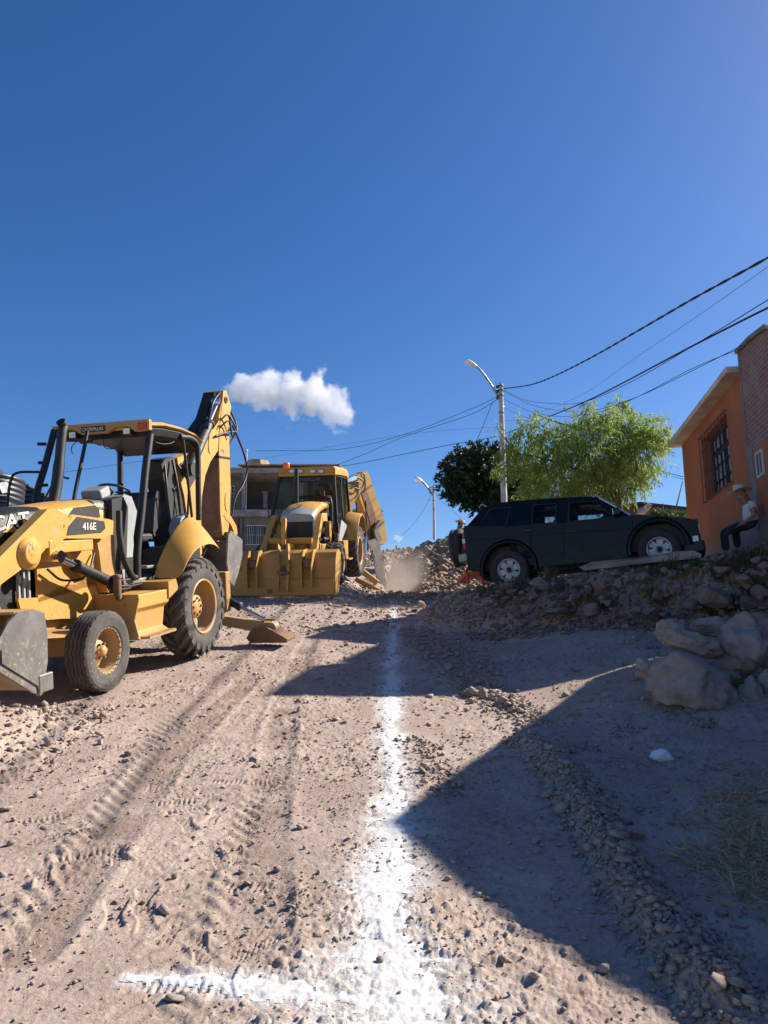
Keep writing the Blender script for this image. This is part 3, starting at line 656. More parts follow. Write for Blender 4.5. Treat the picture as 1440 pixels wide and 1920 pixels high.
# ---------------------------------------------------------------- clouds: real volumes far away
def cloud(label,t,blobs,thick,dens,seed,bright=1.0,wisp=.4):
    mb=MB()
    for px,py,rx,ry in blobs:
        c=at(px,py,t); v,f=ico(3); k=t/F; q=v*np.array([rx*k,min(rx,ry)*k*thick,ry*k])+c
        mb.add(q,[tuple(x) for x in f],True)
    o=mb.build('cloud',None) if False else None
    g=NG('cloud_%d'%seed); g.n.remove(g.p); pv=g.n.new('ShaderNodeVolumePrincipled'); pv.inputs['Color'].default_value=(.98,.98,1,1); pv.inputs['Anisotropy'].default_value=.25
    g.L(pv.outputs[0],g.out.inputs['Volume'])
    return mb,g,pv
def cloud_obj(label,t,blobs,thick,dens,nsc,seed):
    """one closed hull round soft balls; density falls off inside each ball and is broken up by noise"""
    k=t/F; cs=[(at(px,py,t),rx*k,ry*k) for px,py,rx,ry in blobs]
    lo=np.min([c-np.array([a,a*thick,b]) for c,a,b in cs],0)-10*k;hi=np.max([c+np.array([a,a*thick,b]) for c,a,b in cs],0)+10*k
    mb=MB(); mb.box((lo+hi)/2,hi-lo); ctr=(lo+hi)/2
    g=NG('cloud_vapour'); g.n.remove(g.p)
    nz=g.n.new('ShaderNodeTexNoise'); nz.inputs['Scale'].default_value=nsc/k; nz.inputs['Detail'].default_value=7; nz.inputs['Roughness'].default_value=.62; g.L(g.tc,nz.inputs['Vector'])
    acc=None
    for c,a,b in cs:
        mp=g.n.new('ShaderNodeMapping'); mp.vector_type='TEXTURE'; mp.inputs['Location'].default_value=tuple(c); mp.inputs['Scale'].default_value=(a,a*thick,b); g.L(g.tc,mp.inputs[0])
        ln_=g.n.new('ShaderNodeVectorMath'); ln_.operation='LENGTH'; g.L(mp.outputs[0],ln_.inputs[0]); v=g.math('SUBTRACT',1,ln_.outputs['Value'])
        if acc is None: acc=v
        else:
            m_=g.n.new('ShaderNodeMath'); m_.operation='SMOOTH_MAX'; m_.inputs[2].default_value=.25; g.L(acc,m_.inputs[0]); g.L(v,m_.inputs[1]); acc=m_.outputs[0]
    e=g.math('ADD',acc,g.math('MULTIPLY',g.math('SUBTRACT',nz.outputs['Fac'],.5),2.7)); d=g.math('MULTIPLY',g.rng(e,.0,.35),dens/k)
    pv=g.n.new('ShaderNodeVolumePrincipled'); pv.inputs['Color'].default_value=(1,1,1,1); pv.inputs['Anisotropy'].default_value=.0; g.L(d,pv.inputs['Density']); g.L(pv.outputs[0],g.out.inputs['Volume'])
    o=mb.build('cloud',g.m); return tag(o,label,'cloud',kind='structure')
cloud_obj('single bright white cloud in the blue sky',2000,[(462,728,42,32),(500,735,48,40),(545,738,50,48),(590,745,50,50),(630,765,38,44),(648,785,18,26),(440,735,20,24)],.5,.045,.030,1)
cloud_obj('tiny faint white cloud low above the trench',2000,[(746,1009,11,7)],.8,.05,.08,2)
# ---------------------------------------------------------------- parked dark green suv
from mathutils.geometry import delaunay_2d_cdt
def panel(outer,holes,fmap,thick,nvec):
    """flat panel with openings: 2D loops -> MB of a thin solid"""
    pts=[Vector(p) for p in outer]; loops=[list(range(len(outer)))]
    for h in holes: k=len(pts); pts+= [Vector(p) for p in h]; loops.append(list(range(k,k+len(h))))
    ed=[(l[i],l[(i+1)%len(l)]) for l in loops for i in range(len(l))]
    v,e,f,_,_,_=delaunay_2d_cdt(pts,ed,[],0,1e-6)
    def inside(p,poly):
        c=False
        for i in range(len(poly)):
            a=poly[i];b=poly[i-1]
            if (a[1]>p[1])!=(b[1]>p[1]) and p[0]<(b[0]-a[0])*(p[1]-a[1])/(b[1]-a[1])+a[0]: c=not c
        return c
    ff=[]
    for t in f:
        c=sum((v[i] for i in t),Vector((0,0)))/len(t)
        if inside(c,outer) and not any(inside(c,h) for h in holes): ff.append(tuple(t))
    a=[fmap(*p) for p in v]; n=len(a); nvec=np.array(nvec,float)
    cnt={}
    for t in ff:
        for i in range(len(t)): k=(t[i],t[(i+1)%len(t)]); cnt[k]=1
    fs=list(ff)+[tuple(i+n for i in t[::-1]) for t in ff]+[(i,i+n,j+n,j) for (i,j) in cnt if (j,i) not in cnt]
    mb=MB(); mb.add(a+[p+nvec*thick for p in a],fs); return mb
def sz(zx,zy,y=0.0): return SV.pl(820+zx*.3611,900+zy*.3611,1,y)
def s2(zx,zy,y=0.0): p=sz(zx,zy,y); return (p[0],p[2])
suv=tag(empty('parked_suv',matrix=SV.mat()),'dark green four-wheel-drive suv with rear spare wheel parked above the rubble bank','suv')
g=NG('dark_green_paint'); n=g.noise(2,5,.6); g.col(g.mix(g.rng(n,.3,.7),(.0015,.006,.0055),(.003,.009,.0085))); g.rough(g.rng(g.noise(5,5,.7),.3,.7,.22,.4)); g.p.inputs['Specular IOR Level'].default_value=.24; m_car=g.m
m_trim=plain('black_trim',(.012,.013,.014),.5,var=.2); m_int=plain('dark_interior',(.02,.02,.022),.85,var=.2)
def tint_glass(name,c,fac):
    g=NG(name); g.col((.02,.02,.02)); g.rough(.06); tr=g.n.new('ShaderNodeBsdfTransparent'); tr.inputs[0].default_value=(*c,1); mx=g.n.new('ShaderNodeMixShader'); mx.inputs[0].default_value=fac
    g.L(g.p.outputs[0],mx.inputs[1]); g.L(tr.outputs[0],mx.inputs[2]); g.L(mx.outputs[0],g.out.inputs[0]); return g.m
m_cg=tint_glass('car_glass',(.85,.9,.88),.86); m_cgd=tint_glass('dark_car_glass',(.45,.48,.48),.55)
m_rub=plain('tyre_rubber',(.035,.033,.032),.85,var=.35,scale=6,bump=.3)
m_rubd=paint('dusty_tyre',(.085,.078,.07),(.055,.05,.046),rough=.9,scale=5,dirt=(.24,.19,.15),dirtamt=.45)
m_alloy=plain('silver_alloy',(.36,.36,.37),.5,metal=.5,var=.2); m_chrome=plain('chrome',(.7,.7,.72),.18,metal=1,var=.05,bump=0)
m_red=plain('red_lens',(.45,.02,.02),.25,var=.1,bump=0); m_wl=plain('white_lens',(.75,.75,.75),.2,var=.05,bump=0); m_amb=plain('amber_lens',(.7,.22,.03),.3,var=.1,bump=0)
BW=1.66; RT=.15  # width, roof tuck-in
# lower body side outline (pixel-traced, then an ordinary solid)
def arc(c,r,a0,a1,n,zs=1): return [(c[0]+r*math.cos(R(a0+(a1-a0)*i/n)),c[1]+zs*r*math.sin(R(a0+(a1-a0)*i/n))) for i in range(n+1)]
hR=s2(370,465); hF=s2(1152,357)
rb=s2(140,235); zb=s2(652,232)[1]
low=[s2(138,236),s2(128,300),s2(122,370),s2(124,392),s2(150,400),s2(158,470)]
low+= [(hR[0]-.50,low[-1][1]+.0)]+arc((hR[0],hR[1]+.02),.48,188,-8,16)
r0=s2(560,440)[1]
low+= [(hR[0]+.62,r0-.02),(hF[0]-.62,r0-.06)]+arc((hF[0],hF[1]+.02),.47,188,-8,16)
low+= [s2(1302,362),s2(1350,368),s2(1362,330),s2(1360,262),s2(1352,228),s2(1335,204),s2(1290,194),s2(1200,187),s2(1100,182),s2(1008,178),s2(905,197),s2(680,218),s2(490,232),s2(300,243)]
mb=MB(); mb.prism([V(x,.03,z) for x,z in low],(0,BW-.06,0)); body=P('body',mb,m_car,suv,bevel=.035,seg=3)
mb=MB(); mb.box((1.3,BW/2,.62),(4.0,BW-.5,.42)); mb.box((hR[0],BW/2,.38),(.14,BW-.3,.14)); mb.box((hF[0],BW/2,.40),(.12,BW-.3,.12)); mb.box((1.2,BW/2,.36),(3.6,.7,.12)); P('underbody',mb,m_trim,suv)
# greenhouse side panels with the window openings
gh_out=[s2(140,240),s2(228,131),s2(300,108),s2(400,98),s2(600,84),s2(760,78),s2(832,82),s2(1006,182),s2(905,200),s2(680,222),s2(490,236),s2(300,247)]
qg=[s2(208,240),s2(262,142),s2(372,132),s2(350,236)]; rg=[s2(488,228),s2(488,121),s2(612,112),s2(612,220)]; fg=[s2(676,214),s2(676,110),s2(815,100),s2(915,193)]
zb_=.98; zr=s2(600,84)[1]
def ys(z): return .035+RT*max(0,(z-zb_)/(zr-zb_))
P('side_frame',panel(gh_out,[qg,rg,fg],lambda x,z:V(x,ys(z),z),.04,(0,1,0)),m_car,suv)
P('side_frame',panel(gh_out,[qg,rg,fg],lambda x,z:V(x,BW-ys(z),z),.04,(0,-1,0)),m_car,suv)
for nm,lp,mt in(('rear_quarter_window',qg,m_cgd),('rear_door_window',rg,m_cg),('front_door_window',fg,m_cg)):
    for sg in(0,1):
        mb=MB(); mb.prism([V(x,(ys(z)+.015) if not sg else BW-ys(z)-.018,z) for x,z in lp],(0,.003,0)); P('side_window',mb,mt,suv)
# window surrounds in black rubber
for lp in(qg,rg,fg):
    cx=sum(p[0] for p in lp)/4;cz=sum(p[1] for p in lp)/4; inn=[(p[0]+(cx-p[0])*.06,p[1]+(cz-p[1])*.07) for p in lp]; ou=[(p[0]-(cx-p[0])*.03,p[1]-(cz-p[1])*.04) for p in lp]
    P('window_rubber',panel(ou,[inn],lambda x,z:V(x,ys(z)-.006,z),.012,(0,1,0)),m_trim,suv)
tp=[s2(225,131),s2(300,107),s2(400,97),s2(600,83),s2(760,77),s2(834,81)]
mb=MB(); rings=[]
for x,z in tp:
    rings.append([V(x,ys(z)-.005,z-.035),V(x,ys(z)+.02,z+.005),V(x,.45,z+.03),V(x,BW/2,z+.04),V(x,BW-.45,z+.03),V(x,BW-ys(z)-.02,z+.005),V(x,BW-ys(z)+.005,z-.035)])
mb.loft(rings); P('roof',mb,m_car,suv)
a,b=s2(838,88),s2(1002,184); mb=MB(); mb.prism([V(a[0],.22,a[1]),V(b[0],.08,b[1]),V(b[0],BW-.08,b[1]),V(a[0],BW-.22,a[1])],(-.003,0,-.004)); P('windscreen',mb,m_cg,suv)
a,b=s2(226,134),s2(146,235); mb=MB(); mb.prism([V(a[0],.24,a[1]),V(b[0],.12,b[1]),V(b[0],BW-.12,b[1]),V(a[0],BW-.24,a[1])],(.003,0,-.003)); P('rear_window',mb,m_cgd,suv)
mb=MB(); a,b=s2(836,84),s2(1006,182); mb.tube([V(a[0],ys(a[1]),a[1]),V(b[0],.05,b[1])],.018,8); P('windscreen_pillar',mb,plain('bright_trim',(.5,.52,.55),.3,metal=.5,var=.1),suv)
# moulding, door seams, handle
mb=MB(); mb.tube([V(s2(142,312)[0],.026,s2(142,312)[1]),V(s2(652,272)[0],.024,s2(652,272)[1]),V(s2(1008,250)[0],.024,s2(1008,250)[1])],.012,6); P('side_moulding',mb,m_trim,suv)
m_seam=plain('seam_shadow_gap',(.004,.004,.005),.9,var=.1,bump=0)
for pl_ in([(652,228),(654,300),(660,405)],[(1010,182),(1014,260),(1020,392)],[(485,236),(480,330),(505,425)]):
    mb=MB(); q=[V(s2(*p)[0],.029,s2(*p)[1]) for p in pl_]; mb.tube(q,.006,5); P('door_seam',mb,m_seam,suv)
for q in((695,266),(470,262)):
    x,z=s2(*q); mb=MB(); mb.box((x,.015,z),(.17,.03,.045)); P('door_handle',mb,m_trim,suv,bevel=.008)
# wheel arch flares
for h,rr in((hR,.47),(hF,.46)):
    mb=MB(); rings=[]
    for i in range(25):
        t=R(-8+196*i/24); rings.append([V(h[0]+q*math.cos(t),y,h[1]+.02+q*math.sin(t)) for q,y in((rr-.005,.07),(rr-.005,.0),(rr+.03,-.01),(rr+.075,.028))])
    mb.loft(rings); P('wheel_arch_flare',mb,m_car,suv)
def tyre_prof(Rr,Ri,w):
    h=w/2; return [(Ri,-h*.72),(Ri+.02,-h*.9),(Ri+(Rr-Ri)*.5,-h*1.03),(Rr-.035,-h*.97),(Rr-.008,-h*.80),(Rr,-h*.55),(Rr,-.02),(Rr-.012,-.014),(Rr-.012,.014),(Rr,.02),(Rr,h*.55),(Rr-.008,h*.80),(Rr-.035,h*.97),(Rr-(Rr-Ri)*.5,h*1.03),(Ri+.02,h*.9),(Ri,h*.72)]
def car_wheel(x,y,z,out):
    c=V(x,y,z); ax=V(0,out,0); w_=P('wheel',MB().lathe([(.055,.02),(.055,-.06),(.20,-.07),(.205,.05)],c,ax,32),m_alloy,suv)
    P('tyre',MB().lathe(tyre_prof(.358,.205,.235),c,ax,48),m_rub,w_)
    # rim face: dished ring, six flat spokes, hub
    mb=MB().lathe([(.21,.098),(.205,.105),(.192,.10),(.178,.085),(.165,.07),(.165,.05)],c,ax,40); 
    for k in range(6):
        a=2*math.pi*k/6+.3; d=V(math.cos(a),0,math.sin(a)); s_=V(-math.sin(a),0,math.cos(a)); o=ax*.06
        mb.prism([c+o+d*.05-s_*.035,c+o+d*.12-s_*.055,c+o+d*.185-s_*.062,c+o+d*.185+s_*.062,c+o+d*.12+s_*.055,c+o+d*.05+s_*.035],ax*.018)
    mb.lathe([(.07,.04),(.07,.082),(.045,.088)],c,ax,20); P('rim',mb,m_alloy,w_)
    mb=MB().lathe([(.046,.08),(.042,.105),(.001,.11)],c,ax,16); mb.lathe([(.001,.035),(.17,.035)],c,ax,24); P('hub',mb,m_trim,w_)
for hx in(hR,hF):
    for y,o in((.125,-1),(BW-.125,1)): car_wheel(hx[0],y,hx[1],o)
# spare wheel on the tailgate
x,z=s2(80,330); mb=MB().lathe(tyre_prof(.37,.2,.24),V(x-.03,.55,z),(1,0,0),44); sp=P('spare_tyre',mb,m_rub,suv)
P('wheel_cover',MB().lathe([(.001,-.10),(.2,-.095),(.21,-.08)],V(x,.62,z),(1,0,0),30),m_trim,sp)
mb=MB(); mb.box((x+.16,.62,z),(.14,.2,.2)); P('carrier',mb,m_trim,suv)
x,z=s2(131,276); x2,z2=s2(131,360); mb=MB(); mb.box((x,.10,(z+z2)/2),(.05,.16,z-z2)); tl=P('tail_light',mb,m_red,suv,bevel=.01)
zz=s2(131,318)[1]; mb=MB(); mb.box((x-.001,.099,zz),(.056,.166,.075)); P('reversing_lens',mb,m_wl,tl)
x,z=s2(128,405); mb=MB(); mb.box((x+.02,BW/2,z),(.16,BW+.04,.15)); P('rear_bumper',mb,plain('dull_bumper',(.34,.31,.27),.5,metal=.3,var=.2),suv,bevel=.02)
x,z=s2(1368,325); mb=MB(); mb.box((x-.02,BW/2,z-.06),(.16,BW+.06,.2)); mb.box((x-.16,.01,z-.08),(.22,.06,.16)); P('front_bumper',mb,m_trim,suv,bevel=.03)
x,z=s2(1342,305); mb=MB(); mb.box((x,.005,z),(.09,.05,.10)); P('front_indicator',mb,m_wl,suv,bevel=.008)
x,z=s2(1357,250); mb=MB(); mb.box((x,.25,z),(.04,.36,.15)); P('headlight',mb,m_wl,suv,bevel=.01)
mb=MB(); mb.box((x+.0,BW/2,z),(.035,.72,.15)); P('grille',mb,m_trim,suv)
x,z=s2(932,168); mb=MB(); mb.box((x,-.08,z),(.11,.14,.12)); mb.beam((x+.02,.05,z-.06),(x,-.04,z-.04),.03,.03); mr=P('wing_mirror',mb,m_trim,suv,bevel=.012)
mb=MB(); mb.box((x-.058,-.08,z),(.008,.12,.10)); P('mirror_glass',mb,m_chrome,mr)
x,z=s2(218,122); mb=MB(); mb.tube([V(x+.05,.4,z),V(x-.05,.42,z+.08),V(x-.12,.45,z+.02)],.008,6); P('roof_rail_hook',mb,m_chrome,suv)
for sx,sy in((1.35,.45),(1.35,1.2),(.35,.45),(.35,1.2)):
    mb=MB(); mb.box((sx,sy,.62),(.5,.48,.14)); mb.beam((sx-.22,sy,.65),(sx-.36,sy,1.06),.46,.12,up=(1,0,0)); mb.box((sx-.38,sy,1.16),(.09,.26,.17)); P('seat',mb,m_int,suv,bevel=.03)
mb=MB(); mb.box((2.05,BW/2,.93),(.35,BW-.25,.2)); P('dashboard',mb,m_int,suv,bevel=.03)
mb=MB(); mb.tube([V(1.84,1.2+.18*math.cos(t),1.02+.18*math.sin(t)) for t in np.linspace(0,2*math.pi,20)],.013,6,False); P('steering_wheel',mb,m_int,suv)
# orange trestle behind the car
t=14.4; q=lambda x,y,d=0: at(x,y,t+d)
tr=tag(empty('orange_trestle',tuple(q(890,1098))),'orange steel trestle standing under the tail of the dark suv','trestle'); m_ort=paint('orange_steel',(.62,.13,.06),(.45,.09,.04),rough=.5)
for a,b in(((873,1068),(878,1094)),((899,1068),(907,1097)),((874,1076),(856,1097))):
    mb=MB(); mb.beam(q(*a),q(*b),.055,.055); pw('leg',mb,m_ort,tr,bevel=.006)
for a,b in(((878,1075),(900,1074)),((874,1067),(899,1066))):
    mb=MB(); mb.beam(q(*a),q(*b),.05,.07); pw('crossbar',mb,m_ort,tr,bevel=.006)
mb=MB(); mb.prism([q(876,1079),q(899,1076),q(899,1082),q(860,1095)],V(0,.02,0)); pw('guard_plate',mb,m_ort,tr)
# ---------------------------------------------------------------- backhoe loaders
def yellow(name,a,b,dirtamt=.35,rust=.3,dust=.5):
    g=NG(name); n1=g.noise(1.7,6,.6);n2=g.noise(16,6,.65);n3=g.noise(60,4,.6)
    c=g.mix(g.rng(n1,.35,.7),a,b); k=g.math('MULTIPLY',g.rng(n2,.52,.7),g.rng(g.noise(2.6,4),.42,.62)); c=g.mix(g.math('MULTIPLY',k,dirtamt*2),c,(.40,.27,.17))
    r=g.math('MULTIPLY',g.rng(g.noise(5,6,.7),.62,.68),rust*2); c=g.mix(r,c,(.10,.045,.025)); sc_=g.rng(g.noise(90,2),.70,.74,0,.6); c=g.mix(sc_,c,(.25,.17,.10))
    zz=g.math('ADD',g.sep()[2],g.math('MULTIPLY',g.noise(4,5,.7),1.2)); c=g.mix(g.rng(zz,1.75,.75,0,dust),c,(.36,.26,.19)); g.col(c); g.rough(g.rng(n2,.2,.8,.36,.66)); g.p.inputs['Specular IOR Level'].default_value=.4; g.bump(n3,.12,.003); return g.m
m_yel=yellow('machine_yellow',(.58,.30,.058),(.50,.26,.052),.6,.45); m_yel2=yellow('worn_machine_yellow',(.44,.25,.07),(.35,.20,.07),.8,.6)
m_yel3=yellow('old_machine_yellow',(.46,.25,.045),(.38,.21,.045),.6,.45,.14)
m_blk=paint('black_paint',(.007,.007,.008),(.012,.012,.012),rough=.55,scale=4,dirt=(.14,.11,.09),dirtamt=.25)
m_gry=paint('grey_plastic',(.33,.34,.34),(.26,.27,.27),rough=.5,dirt=(.3,.25,.2)); m_worn=paint('worn_steel',(.20,.19,.18),(.14,.13,.125),rough=.45,scale=4,metal=.35,dirt=(.5,.36,.2),dirtamt=.5)
m_hose=plain('rubber_hose',(.012,.012,.013),.5,var=.1,bump=0); m_rod=plain('chrome_rod',(.62,.62,.64),.15,metal=1,var=.05,bump=0); m_brn=paint('rust_and_shade_brown',(.20,.11,.06),(.13,.07,.045),rough=.8)
m_let=plain('letter_white',(.62,.58,.50),.6,var=.15); m_orl=plain('orange_beacon',(.85,.16,.03),.35,var=.05,bump=0)
m_cab=tint_glass('cab_glass',(.88,.94,.93),.82)
def glyphs(name,txt,mat,parent,o,ex,ey,h,shear=0,th=.003,width=None):
    """lettering as thin solid shapes: origin o, right vector ex, up vector ey, cap height h"""
    cu=bpy.data.curves.new('t','FONT'); cu.body=txt; cu.size=h/.72; cu.extrude=th/2; cu.shear=shear; cu.space_character=1.0; cu.offset=h*.02
    to=bpy.data.objects.new('t',cu); COL.objects.link(to); bpy.context.view_layer.update(); dg=bpy.context.evaluated_depsgraph_get()
    me=bpy.data.meshes.new_from_object(to.evaluated_get(dg)); bpy.data.objects.remove(to)
    ex=nrm(np.array(ex,float));ey=np.array(ey,float);ey=nrm(ey-ex*np.dot(ex,ey));n=np.cross(ex,ey)
    xs=[v.co.x for v in me.vertices]; sx=1 if not width else width/(max(xs)-min(xs)); x0=min(xs)
    for v in me.vertices: c=v.co; v.co=Vector(np.array(o,float)+ex*(c.x-x0)*sx+ey*c.y+n*(c.z+th/2))
    me.materials.clear(); me.materials.append(mat); me.name=name; ob=bpy.data.objects.new(name,me); return link(ob,parent)
def rear_wheel(par,y,Rr,out,mat=None,z=None,x=0):
    c=V(x,y,Rr if z is None else z); ax=V(0,out,0); rim=Rr*.54; w=.40
    rl=P('wheel',MB().lathe([(.05,-.02),(rim*.55,-.03),(rim*.93,.0),(rim*.96,.12),(rim*.93,.17),(rim*1.02,.195),(rim*1.05,.16)],c,ax,48),m_yel2,par)
    ty=P('tyre',MB().lathe([(rim*1.0,-w*.42),(rim*1.1,-w*.48),(Rr*.86,-w*.5),(Rr-.07,-w*.40),(Rr-.062,0),(Rr-.07,w*.40),(Rr*.86,w*.5),(rim*1.1,w*.48),(rim*1.0,w*.42),(rim*.97,w*.3)],c,ax,56),m_rubd,rl)
    mb=MB(); nl=22
    for s in(-1,1):
        for k in range(nl):
            a0=2*math.pi*(k+(.5 if s<0 else 0))/nl
            rings=[]
            for q in range(6):
                f=q/5; yy=s*(.012+f*w*.50); a=a0-out*.0+ (f*.36); rr=Rr if f<.8 else Rr-.02-(f-.8)*.22; lo=Rr-.07 if f<.8 else Rr-.075-(f-.8)*.35
                hw=(.030+.014*f)/Rr
                def pt(rad,ang): return c+V(rad*math.cos(ang),0,rad*math.sin(ang))+ax*yy
                rings.append([pt(lo,a-hw*1.25),pt(rr,a-hw),pt(rr,a+hw),pt(lo,a+hw*1.25)])
            mb.loft(rings,smooth=False)
    P('tread_lugs',mb,m_rubd,ty,bevel=.006,seg=1)
    mb=MB().lathe([(.001,.075),(rim*.42,.07),(rim*.44,.05),(rim*.44,-.03)],c,ax,28); hb=P('hub',mb,m_yel,rl)
    mb=MB()
    for k in range(8): t=2*math.pi*k/8; mb.lathe([(.018,.05),(.018,.095),(.001,.098)],c+V(math.cos(t),0,math.sin(t))*rim*.31,ax,6,smooth=False)
    P('wheel_nuts',mb,m_brn,rl)
def front_wheel(par,x,y,Rr,out,w=.29,z=None):
    c=V(x,y,Rr if z is None else z); ax=V(0,out,0); rim=Rr*.56
    rl=P('wheel',MB().lathe([(.04,.02),(.10,.03),(rim*.55,-.03),(rim*.85,-.07),(rim*.93,-.04),(rim*.95,.09),(rim*1.03,.125),(rim*1.06,.10)],c,ax,44),m_yel2,par)
    prof=[(rim,-.40),(rim*1.12,-.47),(Rr*.83,-.5),(Rr*.93,-.475),(Rr*.975,-.43)]; m_=44
    for i in range(m_+1): prof.append((Rr*(1-.012*(abs(i/m_-.5)*2)**2),-.42+.84*i/m_))
    prof+=[(Rr*.975,.43),(Rr*.93,.475),(Rr*.83,.5),(rim*1.12,.47),(rim,.40)]
    n=168; vs=[]
    for r,h in prof:
        for k in range(n):
            t=2*math.pi*k/n; rr=r
            if abs(h)<=.425:
                zz=.026*(abs(((k/7.0)%1)*2-1)*2-1)
                for gc in(-.25,-.085,.085,.25):
                    if abs(h-gc-zz)<.020: rr-=.014
                if abs(h)>.36 and (k%7)<2: rr-=.010
            a_=c+V(math.cos(t),0,math.sin(t))*rr+ax*h*w; vs.append(a_)
    fs=[(i*n+k,i*n+(k+1)%n,(i+1)*n+(k+1)%n,(i+1)*n+k) for i in range(len(prof)-1) for k in range(n)]
    mb=MB(); mb.add(vs,fs,False); P('tyre',mb,m_rubd,rl)
    mb=MB().lathe([(.001,.085),(.045,.082),(.06,.06),(.065,.03),(.10,.03),(.105,-.02)],c,ax,20); hb=P('hub',mb,m_yel,rl)
    mb=MB()
    for k in range(6): t=2*math.pi*k/6; mb.lathe([(.016,.02),(.016,.06),(.001,.062)],c+V(math.cos(t),0,math.sin(t))*.085,ax,6,smooth=False)
    P('wheel_nuts',mb,m_brn,rl)
def ram(par,a,b,r0,r1,f=.6,mb_mat=None,name='hydraulic_ram'):
    a=np.array(a,float);b=np.array(b,float);m=a+(b-a)*f
    mb=MB().cyl(a,m,r0,16); mb.lathe([(r0*1.18,-.05),(r0*1.18,.0),(r1*1.3,.002)],m,b-a,16); mb.lathe([(.001,-r0),(r0*1.2,-r0),(r0*1.2,r0),(.001,r0)],a,V(0,1,0),14,smooth=False)
    o=P(name,mb,mb_mat or m_blk,par)
    mb=MB().cyl(m,b,r1,14); mb.lathe([(.001,-r0*.9),(r0*1.1,-r0*.9),(r0*1.1,r0*.9),(.001,r0*.9)],b,V(0,1,0),14,smooth=False); P('ram_rod',mb,m_rod,o)
def hose(par,pts,r=.018,name='hose',mat=None): return P(name,MB().tube(bez(pts,6),r,7),mat or m_hose,par)
def XZ(poly,y): return [V(x,y,z) for x,z in poly]
def mir(poly): return poly
# ======== near machine
bl=tag(empty('backhoe_loader',matrix=M1.mat()),'near yellow backhoe loader with an open black canopy and its rear arm folded upright','backhoe loader')
for s in(1,-1): rear_wheel(bl,s*.90,.69,s); front_wheel(bl,2.15,s*.82,.455,s)
# axle, chassis
mb=MB(); mb.prism([V(2.05,-.68,.62),V(2.05,-.25,.40),V(2.05,.25,.40),V(2.05,.68,.45),V(2.05,.70,.56),V(2.05,.3,.66),V(2.05,-.3,.66)],(.2,0,0)); mb.cyl((2.15,-.7,.45),(2.15,.7,.45),.075,12); P('front_axle',mb,m_yel2,bl,bevel=.015)
mb=MB(); mb.prism([V(2.9,.70,.72),V(2.2,.72,.63),V(2.05,.55,.64),V(2.1,.3,.68),V(2.9,.3,.75)],(0,0,.03)); P('axle_guard',mb,m_yel2,bl)
mb=MB(); mb.cyl((0,-.75,.69),(0,.75,.69),.14,16); mb.box((0,0,.72),(.6,.62,.5)); P('rear_axle',mb,m_blk,bl,bevel=.02)
mb=MB(); mb.box((1.1,0,.88),(3.9,.62,.42)); P('chassis',mb,m_yel2,bl,bevel=.02)
for s in(1,-1):
    mb=MB(); mb.prism(XZ([(2.95,1.15),(2.6,1.12),(2.2,1.22),(1.95,1.2),(1.7,1.28),(1.5,1.1),(1.62,.86),(1.95,.80),(2.25,.84),(2.5,.86),(2.62,.95),(2.9,1.0)],.40*s if s<0 else .40),(0,.03,0)); P('frame_side_plate',mb,m_yel,bl,bevel=.008)
# engine, hood
mb=MB(); mb.box((2.98,0,1.36),(.72,.70,.80)); mb.box((1.7,0,1.2),(1.2,.55,.6)); P('engine_block',mb,m_blk,bl,bevel=.02)
for s in(1,-1):
    mb=MB(); mb.prism(XZ([(2.63,1.66),(1.3,1.74),(1.28,1.2),(1.7,1.15),(2.63,1.07)],.40*s-(.0 if s>0 else .03)),(0,.03,0)); P('engine_side_panel',mb,m_yel,bl,bevel=.006)
    for k in range(3):
        mb=MB(); mb.box((2.72+.08*k,.385*s,1.3),(.025,.03,.5)); P('grille_slat',mb,m_gry,bl)
hp=[(1.25,2.21,.40),(1.7,2.19,.41),(2.1,2.15,.42),(2.45,2.12,.42),(2.85,2.11,.42),(3.2,2.06,.42),(3.42,1.93,.41),(3.47,1.80,.39)]
def hoodring(x,z,h):
    dz=z-1.62 if z>1.66 else .06
    return [V(x,-h,z-min(.55,dz)),V(x,-h,z-.07),V(x,-h*.93,z-.05),V(x,-h*.75,z-.012),V(x,-h*.35,z+.004),V(x,0,z+.008),V(x,h*.35,z+.004),V(x,h*.75,z-.012),V(x,h*.93,z-.05),V(x,h,z-.07),V(x,h,z-min(.55,dz))]
CATO=V(3.27,.426,1.86)
hood=P('hood',MB().loft([hoodring(*q) for q in hp[:4]]),m_yel,bl)
P('hood_nose',MB().loft([hoodring(x,z+.001,h) for x,z,h in hp[3:]]),m_blk,hood)
mb=MB(); mb.box((3.36,0,1.32),(.06,.66,.68)); P('radiator_grille',mb,m_blk,bl)
mb=MB(); mb.box((3.30,0,1.0),(.16,.8,.16)); P('front_crossmember',mb,m_yel2,bl,bevel=.01)
# lettering on the nose slope
def hz(x): return float(np.interp(x,[q[0] for q in hp],[q[1] for q in hp]))
for s in(1,-1):
    if s>0: glyphs('lettering','CAT',m_let,hood,CATO,V(-1,0,.10),V(0,0,1),.15,width=.56,th=.004)
    mb=MB(); mb.prism([CATO+V(-.13,.003,-.015),CATO+V(-.40,.003,-.015),CATO+V(-.28,.003,.05)],(0,.004,0)); P('logo_triangle',mb,m_yel,hood)
    break
mb=MB(); mb.prism([V(x,.402,z) for x,z in((2.05,2.00),(1.92,2.10),(1.5,2.13),(1.42,2.09),(1.40,1.98))],(0,.022,0)); P('side_louvre',mb,m_blk,hood,bevel=.01)
mb=MB(); mb.loft([[V(x,.30+.11*math.cos(t),2.10+.10*math.sin(t)) for t in np.linspace(0,2*math.pi,12,endpoint=False)] for x in(1.22,1.28,1.42,1.47)]); P('heat_shield',mb,m_worn,bl)
